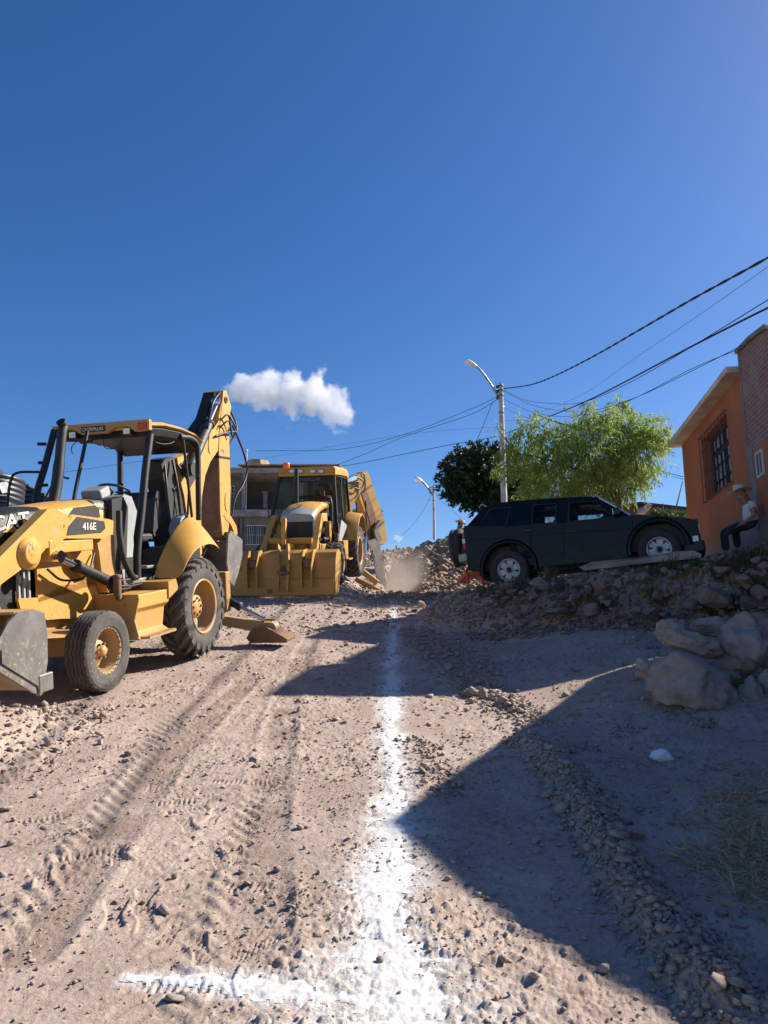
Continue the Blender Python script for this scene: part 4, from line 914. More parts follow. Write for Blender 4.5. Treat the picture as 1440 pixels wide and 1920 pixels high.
P('exhaust_pipe',MB().tube(bez([(1.58,-.12,2.1),(1.46,-.12,2.45),(1.36,-.12,2.9),(1.32,-.12,3.08),(1.29,-.12,3.16),(1.34,-.12,3.22)],5),[.07]*8+[.06]*18,14),m_blk,bl)
# loader arms
arm=[(1.52,1.93),(1.62,1.95),(2.43,2.02),(2.66,2.08),(2.75,2.07),(3.49,1.61),(3.78,1.38),(3.80,1.05),(3.62,1.0),(3.50,1.34),(2.90,1.59),(2.80,1.66),(2.62,1.68),(2.48,1.75),(1.72,1.72),(1.66,1.76),(1.54,1.76)]
for s in(1,-1):
    y0=.56 if s>0 else -.68
    A=P('loader_arm',MB().prism(XZ(arm,y0),(0,.12,0)),m_yel,bl,bevel=.012)
    yo=.68*s; d=V(0,.012*s,0)
    mb=MB().lathe([(.17,0),(.17,.018),(.12,.02),(.12,.05),(.10,.055),(.001,.058)],V(3.08,yo,1.62),V(0,s,0),28); P('pivot_boss',mb,m_yel,A)
    mb=MB(); mb.prism(XZ([(2.45,1.78),(2.41,1.88),(2.25,1.985),(1.72,1.925),(1.70,1.84),(1.80,1.79)],yo-(.0 if s>0 else .004)),(0,.004,0)); P('black_decal',mb,m_blk,A)
    if s>0: glyphs('lettering','416E',m_let,A,V(2.16,yo+.006,1.835),V(-1,0,-.02),V(0,0,1),.085,width=.26)
    # stand-off strut and tower
    mb=MB(); mb.box((2.32,.60*s,1.66),(.78,.13,.13)); mb.box((2.72,.63*s,1.63),(.07,.12,.22)); P('arm_brace',mb,m_yel,A,bevel=.012)
    mb=MB(); mb.prism(XZ([(1.72,1.78),(1.50,1.95),(1.34,1.92),(1.32,1.2),(1.5,1.05),(1.62,1.25),(1.66,1.55)],.44*s-(0 if s>0 else .12)),(0,.12,0)); P('loader_tower',mb,m_yel2,bl,bevel=.012)
    mb=MB(); mb.prism(XZ([(2.2,1.62),(1.75,1.62),(1.72,1.3),(1.9,1.28),(2.1,1.42)],.47*s-(0 if s>0 else .05)),(0,.05,0)); P('tower_web',mb,m_yel,bl,bevel=.008)
    ram(bl,(1.60,.70*s,1.17),(2.66,.70*s,1.56),.062,.036,.70,m_brn if s<0 else m_blk)
    hose(bl,[(1.75,.55*s,1.55),(2.0,.6*s,1.30),(2.3,.5*s,1.28),(2.55,.5*s,1.42)],.014)
    ram(bl,(2.9,.42*s,1.55),(3.55,.42*s,1.25),.045,.028,.6)
# bucket
def bucket(par,prof,side,hw,mat,mside,lipa,lipb):
    mb=MB(); t=.025; n=len(prof); inn=[]
    for i,(x,z) in enumerate(prof):
        a=np.array(prof[max(i-1,0)]);b=np.array(prof[min(i+1,n-1)]);d=(b-a)/np.linalg.norm(b-a); inn.append((x+d[1]*t*(-1),z+d[0]*t))
    rings=[[V(x,-hw,z),V(x,hw,z),V(u,hw,w_),V(u,-hw,w_)] for (x,z),(u,w_) in zip(prof,inn)]
    mb.loft(rings,smooth=False); B=P('loader_bucket',mb,mat,par)
    for s in(1,-1): mb=MB(); mb.prism(XZ(side,s*hw-(0 if s>0 else .03)),(0,.03,0)); P('bucket_side',mb,mside,B,bevel=.005)
    a=np.array(lipa);b=np.array(lipb);mb=MB(); mb.beam(V((a[0]+b[0])/2,-hw-.02,(a[1]+b[1])/2),V((a[0]+b[0])/2,hw+.035,(a[1]+b[1])/2),np.linalg.norm(b-a)+.02,.035,up=V(-(b-a)[1],0,(b-a)[0])); P('cutting_edge',mb,m_worn,B,bevel=.005); return B
prof=[(3.89,1.12),(3.65,1.12),(3.52,1.06),(3.49,.85),(3.50,.62),(3.55,.46),(3.67,.36),(4.15,.66),(4.77,1.03)]
side=[(3.51,1.06),(3.65,1.115),(3.87,1.115),(4.01,1.04),(4.11,.93),(4.16,.84),(4.35,.86),(4.67,1.0),(4.73,.99),(4.15,.64),(3.68,.33),(3.54,.44),(3.49,.6),(3.48,.85)]
B=bucket(bl,prof,side,1.13,m_yel2,m_worn,(4.55,.93),(4.76,1.05))
for s in(1,-1):
    mb=MB(); mb.prism(XZ([(4.12,.82),(4.12,.70),(3.66,.40),(3.64,.30),(3.50,.36),(3.46,.47),(3.60,.50)],1.131*s-(0 if s>0 else .045)),(0,.045,0)); P('wear_bar',mb,m_worn,B,bevel=.006)
    mb=MB(); mb.box((3.55,1.16*s,.41),(.20,.05,.17)); P('corner_block',mb,m_worn,B,bevel=.01)
    mb=MB(); mb.box((3.62,.60*s,1.0),(.30,.10,.25)); P('bucket_bracket',mb,m_yel2,B,bevel=.01)
# tank / step box on each side
for s in(1,-1):
    mb=MB(); sec=[(.46,1.02),(1.0,1.02),(1.0,.86),(.93,.80),(.90,.56),(1.0,.50),(1.0,.48),(.46,.48)]
    mb.prism([V(.84,y*s,z) for y,z in sec],(.74,0,0)); tk=P('tank_box',mb,m_yel,bl,bevel=.012)
    mb=MB(); mb.prism([V(1.585,y*s,z) for y,z in((.32,1.04),(1.02,1.03),(1.03,.98),(.96,.72),(1.01,.52),(.88,.50),(.60,.72),(.32,.78))],(.02,0,0)); P('box_end_plate',mb,m_yel2,tk,bevel=.004)
    mb=MB(); mb.box((1.2,1.03*s,.50),(.66,.16,.03))
    for k in range(14): mb.box((.92+.045*k,1.10*s,.517),(.022,.022,.02))
    P('step_plate',mb,m_yel2,tk)
mb=MB().cyl((1.69,.80,1.02),(1.69,.80,1.25),.048,14); mb.lathe([(.06,0),(.062,.035),(.001,.05)],(1.69,.8,1.24),(0,0,1),14); mb.cyl((1.69,.8,1.0),(1.55,.8,1.0),.03,8); P('filler_pipe',mb,m_brn,bl)
# rear fenders
for s in(1,-1):
    rows=[(.64,[(.62,1.14),(.38,1.42),(.12,1.66),(-.14,1.84),(-.42,1.96),(-.62,1.97),(-.85,1.86)]),
          (.80,[(.64,1.14),(.40,1.42),(.14,1.64),(-.12,1.79),(-.38,1.88),(-.60,1.84),(-.80,1.70)]),
          (.96,[(.66,1.14),(.44,1.39),(.20,1.58),(-.06,1.68),(-.32,1.73),(-.54,1.67),(-.70,1.55)]),
          (1.10,[(.68,1.14),(.48,1.34),(.26,1.48),(.02,1.54),(-.24,1.56),(-.46,1.52),(-.62,1.42)])]
    mb=MB(); T=.012
    nr_=len(rows);m_=7; top=[V(x,y*s,z) for y,r in rows for x,z in r]; bot=[p-V(0,0,T) for p in top]; n=len(top)
    fs=[(i*m_+k,i*m_+k+1,(i+1)*m_+k+1,(i+1)*m_+k) for i in range(nr_-1) for k in range(m_-1)]
    ff=fs+[tuple(j+n for j in f[::-1]) for f in fs]
    bd=[i for i in range(m_)]+[k*m_+m_-1 for k in range(1,nr_)]+[(nr_-1)*m_+i for i in range(m_-2,-1,-1)]+[k*m_ for k in range(nr_-2,0,-1)]
    ff+=[(bd[i],bd[(i+1)%len(bd)],bd[(i+1)%len(bd)]+n,bd[i]+n) for i in range(len(bd))]
    mb.add(top+bot,ff,True); fo=P('rear_fender',mb,m_yel,bl); sb=fo.modifiers.new('s','SUBSURF'); sb.levels=2; sb.render_levels=2
    mb=MB(); mb.prism(XZ([(.60,1.12),(.12,1.64),(-.42,1.94),(-.85,1.84),(-.85,1.12)],.615*s-(0 if s>0 else .02)),(0,.02,0)); P('inner_fender',mb,m_blk,bl)
    mb=MB(); mb.prism(XZ([(.86,1.12),(.66,1.14),(.60,1.0),(.86,.9)],.62*s-(0 if s>0 else .4)),(0,.4,0)); P('fender_bracket',mb,m_yel2,bl)
# cab floor and frame
mb=MB(); mb.box((.2,0,1.14),(2.1,1.24,.06)); mb.box((.55,.5,1.30),(.3,.26,.04)); P('cab_floor',mb,m_worn,bl,bevel=.01)
mb=MB(); mb.box((-.45,0,1.35),(.9,1.2,.36)); P('seat_platform',mb,m_blk,bl,bevel=.02)
def post(pts,r=.045,name='canopy_post'): return P(name,MB().tube(bez(pts,5),r,8),m_blk,bl)
for s in(1,-1):
    if s>0: post([(.53,.66*s,3.08),(.70,.66*s,2.55),(.84,.66*s,2.0),(.98,.66*s,1.50),(1.0,.66*s,1.20)],.052)
    post([(1.0,.66*s,1.20),(1.12,.66*s,1.22),(1.26,.64*s,1.45),(1.30,.62*s,1.75),(1.26,.60*s,2.05)],.04)
    mb=MB(); mb.prism(XZ([(1.0,1.17),(1.25,1.22),(1.25,1.46),(.95,1.46)],.64*s),(0,.012,0)); P('frame_gusset',mb,m_blk,bl)
    post([(-.30,.66*s,3.12),(-.62,.66*s,3.13),(-.84,.66*s,3.05),(-.86,.66*s,2.85),(-.83,.66*s,2.4),(-.80,.66*s,1.9)],.045)
post([(-.40,.66,3.10),(-.50,.66,2.5),(-.58,.66,1.95)],.022,'window_bar')
post([(.72,-.66,3.2),(.95,-.66,2.7),(1.18,-.66,2.2),(1.2,-.64,1.6)],.045)
post([(.96,.0,3.12),(1.06,.0,2.85),(1.28,.0,2.3),(1.33,.0,2.1)],.024,'windscreen_bar')
for z in(2.45,2.75,3.0): 
    P('frame_bolt',MB().cyl((.9,-.66,z),(.97,-.75,z),.022,8),m_blk,bl)
for k,(xx,zz) in enumerate(((1.05,2.62),)): hose(bl,[(1.05,-.68,2.62),(1.12,-.95,2.62),(1.2,-1.0,2.5),(1.3,-1.0,2.1)],.018,'grab_rail')
hose(bl,[(1.20,-.13,2.50),(1.22,-.3,2.50),(1.35,-.45,2.15)],.014,'grab_rail')
# canopy roof
mb=MB(); rf=[(.62,3.22),(.20,3.26),(-.30,3.25),(-.75,3.20),(-.95,3.12)]
mb.loft([[V(x,-.72,z-.03),V(x,-.66,z+.015),V(x,0,z+.045),V(x,.66,z+.015),V(x,.72,z-.03),V(x,.60,z-.07),V(x,-.60,z-.07)] for x,z in rf],smooth=False); RF=P('canopy_roof',mb,m_yel,bl,bevel=.01)
mb=MB(); mb.loft([[V(x,-.68,z-.05),V(x,.68,z-.05),V(x,.64,z-.16),V(x,-.64,z-.16)] for x,z in((.50,3.22),(.2,3.24),(-.3,3.24),(-.75,3.19),(-.95,3.11))],smooth=False); P('canopy_frame',mb,m_blk,bl,bevel=.015)
mb=MB(); mb.prism([V(.60,-.73,3.265),V(.60,.73,3.265),V(.60,.73,3.12),V(.60,.52,3.11),V(.60,.42,3.19),V(.60,.25,3.20),V(.60,.10,3.12),V(.60,-.28,3.12),V(.60,-.40,3.20),V(.60,-.50,3.20),V(.60,-.55,3.11),V(.60,-.73,3.11)],(.07,0,0)); FA=P('roof_fascia',mb,m_yel2,RF,bevel=.01)
mb=MB(); mb.box((.674,-.10,3.185),(.006,.36,.075)); P('name_plate',mb,m_blk,RF); glyphs('lettering','CATERPILLAR',m_let,RF,V(.680,-.26,3.163),V(0,1,0),V(0,0,1),.045,width=.32)
for s in(1,-1): mb=MB(); mb.box((.675,.63*s,3.18),(.03,.13,.09)); P('marker_light',mb,m_red,RF,bevel=.008)
for y in(-.44,.38): mb=MB(); mb.box((.60,y,3.13),(.09,.12,.10)); wl=P('work_light',mb,m_blk,RF,bevel=.01); P('lens',MB().box((.647,y,3.13),(.008,.095,.075)),m_wl,wl)
mb=MB(); mb.loft([[V(.72,-.30,3.06),V(.72,-.05,3.06),V(.72,-.10,2.99),V(.72,-.25,2.99)],[V(.76,-.30,3.06),V(.76,-.05,3.06),V(.76,-.10,2.99),V(.76,-.25,2.99)]],smooth=False); P('mirror',mb,m_blk,bl,bevel=.01)
hose(bl,[(.6,0,3.08),(.65,.05,2.93),(.62,.2,2.92),(.6,.32,3.07)],.006,'loose_cable'); hose(bl,[(.4,.5,3.1),(.1,.55,3.0),(-.15,.6,3.02),(-.3,.62,3.1)],.007,'loose_cable'); hose(bl,[(.72,-.3,3.05),(.76,-.38,2.95),(.78,-.36,2.86)],.006,'loose_cable')
# console, steering wheel, seat
mb=MB(); mb.prism([V(x,.12,z) for x,z in((.90,1.17),(.60,1.17),(.62,1.7),(.50,2.05),(.62,2.25),(.80,2.28),(.96,2.16),(1.0,1.8))],(0,.28,0)); P('console',mb,m_gry,bl,bevel=.05,seg=3)
mb=MB(); mb.prism([V(x,-.5,z) for x,z in((1.25,1.3),(.95,1.3),(.85,2.1),(.95,2.24),(1.22,2.2))],(0,.98,0)); P('dash_cowl',mb,m_blk,bl,bevel=.03)
mb=MB(); mb.box((.80,-.02,2.31),(.24,.30,.14),rot=[[.94,0,.34],[0,1,0],[-.34,0,.94]]); P('instrument_pod',mb,m_gry,bl,bevel=.03,seg=3)
c=V(.40,0,2.36); ax=nrm(V(.35,0,-.94)); u=nrm(np.cross(ax,V(0,1,0))); v=V(0,1,0); mb=MB(); mb.tube([c+(u*math.cos(t)+v*math.sin(t))*.21 for t in np.linspace(0,2*math.pi,28)],.018,8,False)
for t in(0,2.1,4.2): mb.tube([c+ax*.03,c+(u*math.cos(t)+v*math.sin(t))*.21],.012,6)
mb.cyl(c+ax*.03,c+ax*.3+V(.15,0,0),.03,8); P('steering_wheel',mb,m_blk,bl)
mb=MB(); mb.box((-.12,0,1.68),(.46,.48,.13)); mb.box((-.1,0,1.5),(.3,.3,.24)); ST=P('seat',mb,m_blk,bl,bevel=.04,seg=3)
mb=MB(); mb.prism([V(x,-.23,z) for x,z in((-.30,1.70),(-.20,1.74),(-.30,2.25),(-.36,2.36),(-.44,2.34),(-.44,1.9))],(0,.46,0)); P('backrest',mb,m_blk,bl,bevel=.045,seg=3)
for s in(1,-1):
    mb=MB(); mb.prism([V(x,.36*s if s>0 else -.52,z) for x,z in((-.35,1.5),(-.78,1.5),(-.82,1.95),(-.7,2.02),(-.52,1.95),(-.40,1.75))],(0,.16,0)); P('control_console',mb,m_gry,bl,bevel=.04,seg=3)
    for xx in(-.55,-.65): mb=MB(); mb.tube([(xx,.44*s,1.95),(xx+.02,.42*s,2.2),(xx+.05,.42*s,2.36)],.011,6); mb.lathe([(.001,-.03),(.022,-.02),(.024,.01),(.001,.03)],(xx+.05,.42*s,2.37),(0,0,1),8); P('control_lever',mb,m_blk,bl)
mb=MB(); mb.loft([[V(-.42,.30,1.72),V(-.2,.42,1.5),V(-.3,.52,1.3),V(-.55,.45,1.4)],[V(-.40,.36,1.78),V(-.15,.45,1.52),V(-.28,.56,1.3),V(-.52,.5,1.42)]],smooth=False); P('crumpled_cover',mb,m_int,bl,bevel=.02)
# rear frame, stabilisers
mb=MB(); mb.box((-1.12,0,.78),(.16,1.9,.62)); mb.box((-1.0,0,.85),(.5,.7,.5)); P('rear_frame',mb,m_yel2,bl,bevel=.015)
def stab(par,s,x,py,pz,ys=.62,zs=.36,dy=0):
    a=V(x,ys*s,zs); b=V(x,py*s,pz+.16); d=nrm(b-a)
    mb=MB(); mb.beam(a,b,.14,.14,w2=.12,h2=.18); mb.lathe([(.001,-.09),(.085,-.09),(.085,.09),(.001,.09)],b+V(0,0,.02),V(1,0,0),18,smooth=False); L=P('stabiliser',mb,m_yel2,par,bevel=.01)
    mb=MB(); c=b+V(0,.08*s,0); mb.prism([V(x-.19,(py-.36)*s,pz+.04),V(x-.19,(py-.30)*s,pz+.15),V(x-.19,(py-.02)*s,pz+.20),V(x-.19,(py+.20)*s,pz+.08),V(x-.19,(py+.30)*s,pz+.02),V(x-.19,(py+.28)*s,pz-.03),V(x-.19,(py-.3)*s,pz-.03)],(.38,0,0)); P('stabiliser_pad',mb,m_brn,L,bevel=.012)
    ram(par,(x,(ys+.0)*s,zs+.42),(x,(py-.06)*s,pz+.26),.06,.032,.52,name='stabiliser_ram')
stab(bl,1,-1.2,1.62,.03); stab(bl,-1,-1.2,1.62,.10)
# rear digging arm, folded
boom=[(-1.18,2.90),(-1.55,3.00),(-2.01,3.16),(-2.40,3.40),(-2.72,3.62),(-3.02,4.20),(-3.18,4.20),(-3.20,4.0),(-2.95,3.45),(-2.72,3.15),(-2.35,2.90),(-2.14,2.66),(-1.98,2.3),(-1.92,1.9),(-1.90,1.35),(-1.62,1.20),(-1.42,1.35),(-1.44,1.9),(-1.36,2.3),(-1.22,2.62)]
sw=tag(empty('x'),None) if False else None
mb=MB(); mb.prism(XZ([(-1.22,.55),(-1.85,.62),(-1.90,1.30),(-1.62,1.36),(-1.40,1.3),(-1.22,1.55)],-.16),(0,.32,0)); P('swing_post',mb,m_yel2,bl,bevel=.02)
BO=P('boom',MB().prism(XZ(boom,-.02),(0,.17,0)),m_yel,bl,bevel=.012)
mb=MB(); mb.prism(XZ([(-2.2,3.42),(-2.62,3.72),(-2.98,4.22),(-3.12,4.24),(-2.75,3.5),(-2.3,3.2)],-.22),(0,.195,0)); P('boom_shade_plate',mb,m_blk,BO,bevel=.01)  # black plate paints the shade on the boom's upper section
def oval(cx,cz,rx,rz,ang,y):
    out=[]
    for t in np.linspace(0,2*math.pi,28,endpoint=False): a=rx*math.cos(t);b=rz*math.sin(t); out.append(V(cx+a*math.cos(ang)-b*math.sin(ang),y,cz+a*math.sin(ang)+b*math.cos(ang)))
    return out
mb=MB(); mb.prism(oval(-2.42,3.28,.10,.24,.35,.150),(0,.014,0)); P('weld_pad',mb,m_yel,BO,bevel=.005)
mb=MB(); mb.prism(XZ([(-1.42,2.80),(-1.86,2.98),(-1.92,2.72),(-1.55,2.42)],.151),(0,.003,0)); P('boom_decal',mb,m_blk,BO)
mb=MB(); mb.prism(XZ([(-1.44,2.52),(-1.55,2.42),(-1.58,2.50)],.155),(0,.003,0)); P('red_flash',mb,m_red,BO)
mb=MB().lathe([(.075,0),(.075,.02),(.05,.025),(.001,.026)],(-1.30,.15,2.76),(0,1,0),18); P('boom_pin',mb,m_brn,BO)
stick=[(-3.00,4.24),(-3.12,4.26),(-3.22,4.12),(-3.32,3.98),(-3.22,3.80),(-3.16,3.3),(-3.14,2.5),(-3.04,1.9),(-2.92,1.62),(-2.72,1.62),(-2.66,2.0),(-2.70,2.8),(-2.72,3.2),(-2.80,3.62),(-2.92,3.95)]
SK=P('stick',MB().prism(XZ(stick,-.24),(0,.40,0)),m_yel,bl,bevel=.014)
mb=MB(); mb.prism(oval(-2.93,2.22,.075,.17,0.05,.160),(0,.012,0)); P('weld_pad',mb,m_yel,SK,bevel=.005)
mb=MB().lathe([(.06,0),(.06,.02),(.03,.022),(.03,.0)],(-3.08,.16,4.08),(0,1,0),18); P('stick_pin',mb,m_brn,SK)
mb=MB(); mb.box((-2.92,-.04,3.02),(.50,.44,.03)); P('hose_clamp_band',mb,m_blk,SK)
lk=[(-2.78,1.98),(-2.90,2.04),(-3.08,1.96),(-3.30,1.78),(-3.34,1.66),(-3.26,1.50),(-3.16,1.52),(-3.18,1.68),(-3.05,1.82),(-2.88,1.90)]
mb=MB(); mb.loft([[V(x+.004,-.235,z),V(x+.004,.155,z),V(x+.012,.155,z),V(x+.012,-.235,z)] for x,z in((-2.70,1.66),(-2.655,2.0),(-2.695,2.8),(-2.715,3.2),(-2.79,3.55))],smooth=False); P('stick_shade_plate',mb,m_brn,SK)  # added brown plate: shade of the stick's unlit front put into colour
for y in(-.22,.12): P('bucket_link',MB().prism(XZ(lk,y),(0,.05,0)),m_yel,SK,bevel=.008)
bk=[(-2.62,1.62),(-2.75,1.70),(-3.22,1.52),(-3.20,1.25),(-3.0,.95),(-2.78,.72),(-2.62,.80),(-2.52,1.15)]
mb=MB(); mb.prism(XZ(bk,.28),(0,.03,0)); DB=P('digging_bucket',mb,m_worn,bl,bevel=.006)
mb=MB(); mb.prism(XZ(bk,-.35),(0,.03,0)); P('bucket_side',mb,m_worn,DB,bevel=.006)
mb=MB(); mb.loft([[V(x,-.32,z),V(x,.28,z),V(x+.02,.28,z-.015),V(x+.02,-.32,z-.015)] for x,z in((-3.20,1.50),(-3.19,1.25),(-3.0,.96),(-2.79,.74),(-2.63,.81))],smooth=False); P('bucket_shell',mb,m_worn,DB)
for k in range(4): mb=MB(); mb.prism([V(-2.66,-.30+.17*k,.79),V(-2.66,-.23+.17*k,.79),V(-2.45,-.24+.17*k,.93),V(-2.45,-.29+.17*k,.93)],(-.02,0,.04)); P('tooth',mb,m_worn,DB)
mb=MB(); mb.box((-2.86,-.04,1.66),(.3,.36,.14)); mb.cyl((-2.82,-.3,1.64),(-2.82,.3,1.64),.045,12); mb.cyl((-3.2,-.25,1.56),(-3.2,.22,1.56),.04,12); P('bucket_hinge',mb,m_brn,DB,bevel=.01)
ram(bl,(-1.35,.25,2.72),(-2.96,.05,4.02),.095,.045,.66,name='boom_ram')
mb=MB(); mb.prism(XZ([(-.72,2.84),(-1.15,2.92),(-1.32,2.75),(-1.42,2.3),(-1.40,1.3),(-.95,1.25),(-.92,2.2),(-.78,2.55)],-.18),(0,.30,0)); P('boom_base',mb,m_blk,bl,bevel=.04,seg=3)
ram(bl,(-3.0,-.04,3.55),(-3.22,-.04,1.85),.05,.03,.62,name='bucket_ram')
hose(bl,[(-2.96,.05,4.18),(-2.75,.2,4.16),(-2.35,.25,3.92),(-2.2,.22,3.55),(-2.15,.2,3.35)],.02)
hose(bl,[(-3.22,.12,4.02),(-3.40,.18,3.75),(-3.38,.22,3.55),(-3.2,.24,3.5),(-2.9,.22,3.46),(-2.5,.2,3.36)],.02)
hose(bl,[(-3.20,.22,3.62),(-3.36,.25,3.4),(-3.62,.25,3.1),(-3.80,.22,2.82),(-3.62,.2,2.55),(-3.36,.15,2.3),(-3.22,.12,1.95)],.020)
hose(bl,[(-2.75,.18,3.66),(-2.9,.26,3.78),(-3.05,.24,3.68),(-3.1,.22,3.52),(-2.95,.24,3.5)],.016); hose(bl,[(-2.70,.18,3.52),(-2.86,.28,3.66),(-3.0,.26,3.60),(-3.12,.24,3.40)],.016); hose(bl,[(-3.25,.1,3.9),(-3.36,.2,3.62),(-3.42,.14,3.45),(-3.3,.1,3.3)],.018)
hose(bl,[(-.85,.1,2.8),(-.70,.2,2.5),(-.72,.22,2.0),(-.9,.2,1.5)],.022); hose(bl,[(-1.0,.16,2.85),(-.95,.26,2.4),(-1.0,.26,1.9),(-1.2,.2,1.4)],.022); hose(bl,[(-1.15,.16,2.8),(-1.25,.28,2.5),(-1.2,.28,2.0),(-1.35,.2,1.4)],.018)
hose(bl,[(.6,.5,1.2),(1.0,.6,1.1),(1.3,.7,1.08),(1.6,.75,1.1)],.016); hose(bl,[(1.5,.5,1.3),(1.45,.62,1.15),(1.2,.66,1.1),(.8,.64,1.1)],.014)
# ======== far machine
b2=tag(empty('backhoe_loader',matrix=M2.mat()),'far backhoe loader with a closed glass cab, orange beacon and wide lowered bucket','backhoe loader')
def q6(zx,zy,ax,v): return M2.pl(420+zx*.2222,850+zy*.2222,ax,v)
for s in(1,-1): rear_wheel(b2,s*.90,.68,s); rear_wheel(b2,s*.82,.50,s,x=2.12)
mb=MB(); mb.cyl((2.12,-.75,.5),(2.12,.75,.5),.09,12); mb.box((2.12,0,.55),(.3,.7,.24)); P('front_axle',mb,m_yel3,b2,bevel=.01)
mb=MB(); mb.box((1.0,0,.85),(3.8,.7,.42)); P('chassis',mb,m_yel3,b2,bevel=.02)
mb=MB(); mb.box((2.35,.10,1.22),(.7,.74,.74)); P('radiator_grille',mb,m_blk,b2,bevel=.01)
mb=MB(); mb.box((2.75,0,.78),(.12,1.3,.46)); mb.box((2.4,.55,.8),(.6,.25,.35)); P('front_plate',mb,m_yel3,b2,bevel=.015)
hp2=[(1.15,1.98,.42),(1.6,1.97,.42),(2.1,1.90,.42),(2.45,1.80,.41),(2.68,1.68,.39)]
def ring2(x,z,h,dz=.16): 
    c=.10; return [V(x,c-h,z-dz),V(x,c-h*.96,z-.06),V(x,c-h*.8,z-.01),V(x,c,z+.02),V(x,c+h*.8,z-.01),V(x,c+h*.96,z-.06),V(x,c+h,z-dz)]
H2=P('hood',MB().loft([ring2(*q) for q in hp2]),m_yel,b2)
mb=MB(); mb.loft([[p+V(.004,0,.006) for p in ring2(x,z,h,.17)] for x,z,h in((2.42,1.815,.415),(2.70,1.675,.40))]); P('hood_nose',mb,m_gry,H2)
mb=MB(); mb.box((2.30,.10,1.90),(.7,.02,.03)); P('hood_rib',mb,m_blk,H2)
mb=MB(); mb.tube(bez([V(1.25,.10-.50,1.75),V(1.22,.10-.48,2.0),V(1.22,.10-.3,2.10),V(1.22,.4,2.10),V(1.22,.58,2.0),V(1.25,.60,1.7),V(1.3,.60,1.2)],5),.035,8); P('cowl_frame',mb,m_blk,b2)
a=q6(611,430,0,1.7);c=q6(611,128,0,1.7); P('exhaust_pipe',MB().tube([a-V(0,0,.2),a,(a+c)/2,c],[.045,.055,.055,.05],12),m_blk,b2)
# loader arms and the tilt linkage
arms=[((430,560),(305,905)),((805,540),(750,890))]
for (a,b) in arms:
    A_=q6(*a,0,2.15);B_=q6(*b,0,3.25); mb=MB(); mb.beam(A_,B_,.15,.20,h2=.15); mb.beam(A_+V(-.55,0,-.0),A_+V(.02,0,0),.145,.2); mb.lathe([(.001,-.09),(.085,-.09),(.085,.09),(.001,.09)],A_,V(0,1,0),16,smooth=False); L=P('loader_arm',mb,m_yel,b2,bevel=.012)
    mb=MB(); mb.beam(B_,V(3.84,B_[1],.62),.16,.14); P('arm_end',mb,m_brn,L,bevel=.01)
    for o_ in(-.11,.11): mb=MB(); mb.prism([V(3.45,B_[1]+o_-.012,z) if False else V(x,B_[1]+o_-.012,z) for x,z in((3.30,.92),(3.72,.90),(3.93,.60),(3.90,.12),(3.72,.10),(3.40,.55))],(0,.024,0)); P('bucket_bracket',mb,m_yel3,L)
    sg=1 if B_[1]>0 else -1; ram(b2,(1.5,B_[1],1.05),(2.75,B_[1],1.10),.055,.03,.6)
    mb=MB(); mb.box((1.55,B_[1],1.22),(.24,.12,.55)); P('loader_tower',mb,m_yel3,b2,bevel=.01)
mb=MB(); a=q6(385,738,0,2.95);b=q6(745,738,0,2.95); mb.beam(a,b,.12,.13,up=(0,0,1)); P('crossbar',mb,m_yel3,b2,bevel=.012)
a=q6(507,548,0,3.0);b=q6(507,775,0,3.1); mb=MB(); mb.beam(a,b,.10,.13,up=(1,0,0)); TC=P('tilt_cylinder',mb,m_yel,b2,bevel=.015)
mb=MB(); mb.cyl(b,q6(500,1010,0,3.80),.035,12); P('tilt_rod',mb,m_brn,TC)
mb=MB(); mb.beam(q6(545,775,0,3.1),q6(575,815,0,3.15),.10,.12); mb.box(q6(572,800,0,3.12),(.1,.10,.16)); P('tilt_knuckle',mb,m_yel,TC,bevel=.01)
for xx,w_ in((462,.03),(540,.05)):
    mb=MB(); mb.beam(q6(xx,775,0,3.35),q6(xx+8,930,0,3.75),w_,.12,up=(1,0,0)); mb.beam(q6(xx+8,930,0,3.75),q6(xx-5,1165,0,3.84),w_,.09,up=(1,0,0)); P('tilt_link',mb,m_yel3,b2,bevel=.006)
mb=MB(); mb.cyl(q6(450,1010,0,3.80),q6(550,1010,0,3.80),.05,10); P('link_pin',mb,m_brn,b2)
prof2=[(3.05,.80),(3.18,.87),(3.36,.90),(3.52,.84),(3.62,.70),(3.68,.50),(3.71,.30),(3.73,-.06)]
mb=MB(); hw=1.13; rings=[[V(x,-hw,z),V(x,hw,z),V(x-.03,hw,z-.02),V(x-.03,-hw,z-.02)] for x,z in prof2]
mb.loft(rings,smooth=False); BK=P('loader_bucket',mb,m_yel3,b2)
mb=MB(); mb.box((3.735,0,.11),(.022,2.27,.34)); P('cutting_edge',mb,m_yel3,BK,bevel=.005)
for s in(1,-1): mb=MB(); mb.prism(XZ(prof2+[(3.40,-.06),(3.02,.45)],s*1.13-(0 if s>0 else .035)),(0,.035,0)); P('bucket_side',mb,m_yel3,BK,bevel=.005)
mb=MB(); mb.box((3.742,-.28,.03),(.012,.11,.10)); P('worn_patch',mb,m_brn,BK)
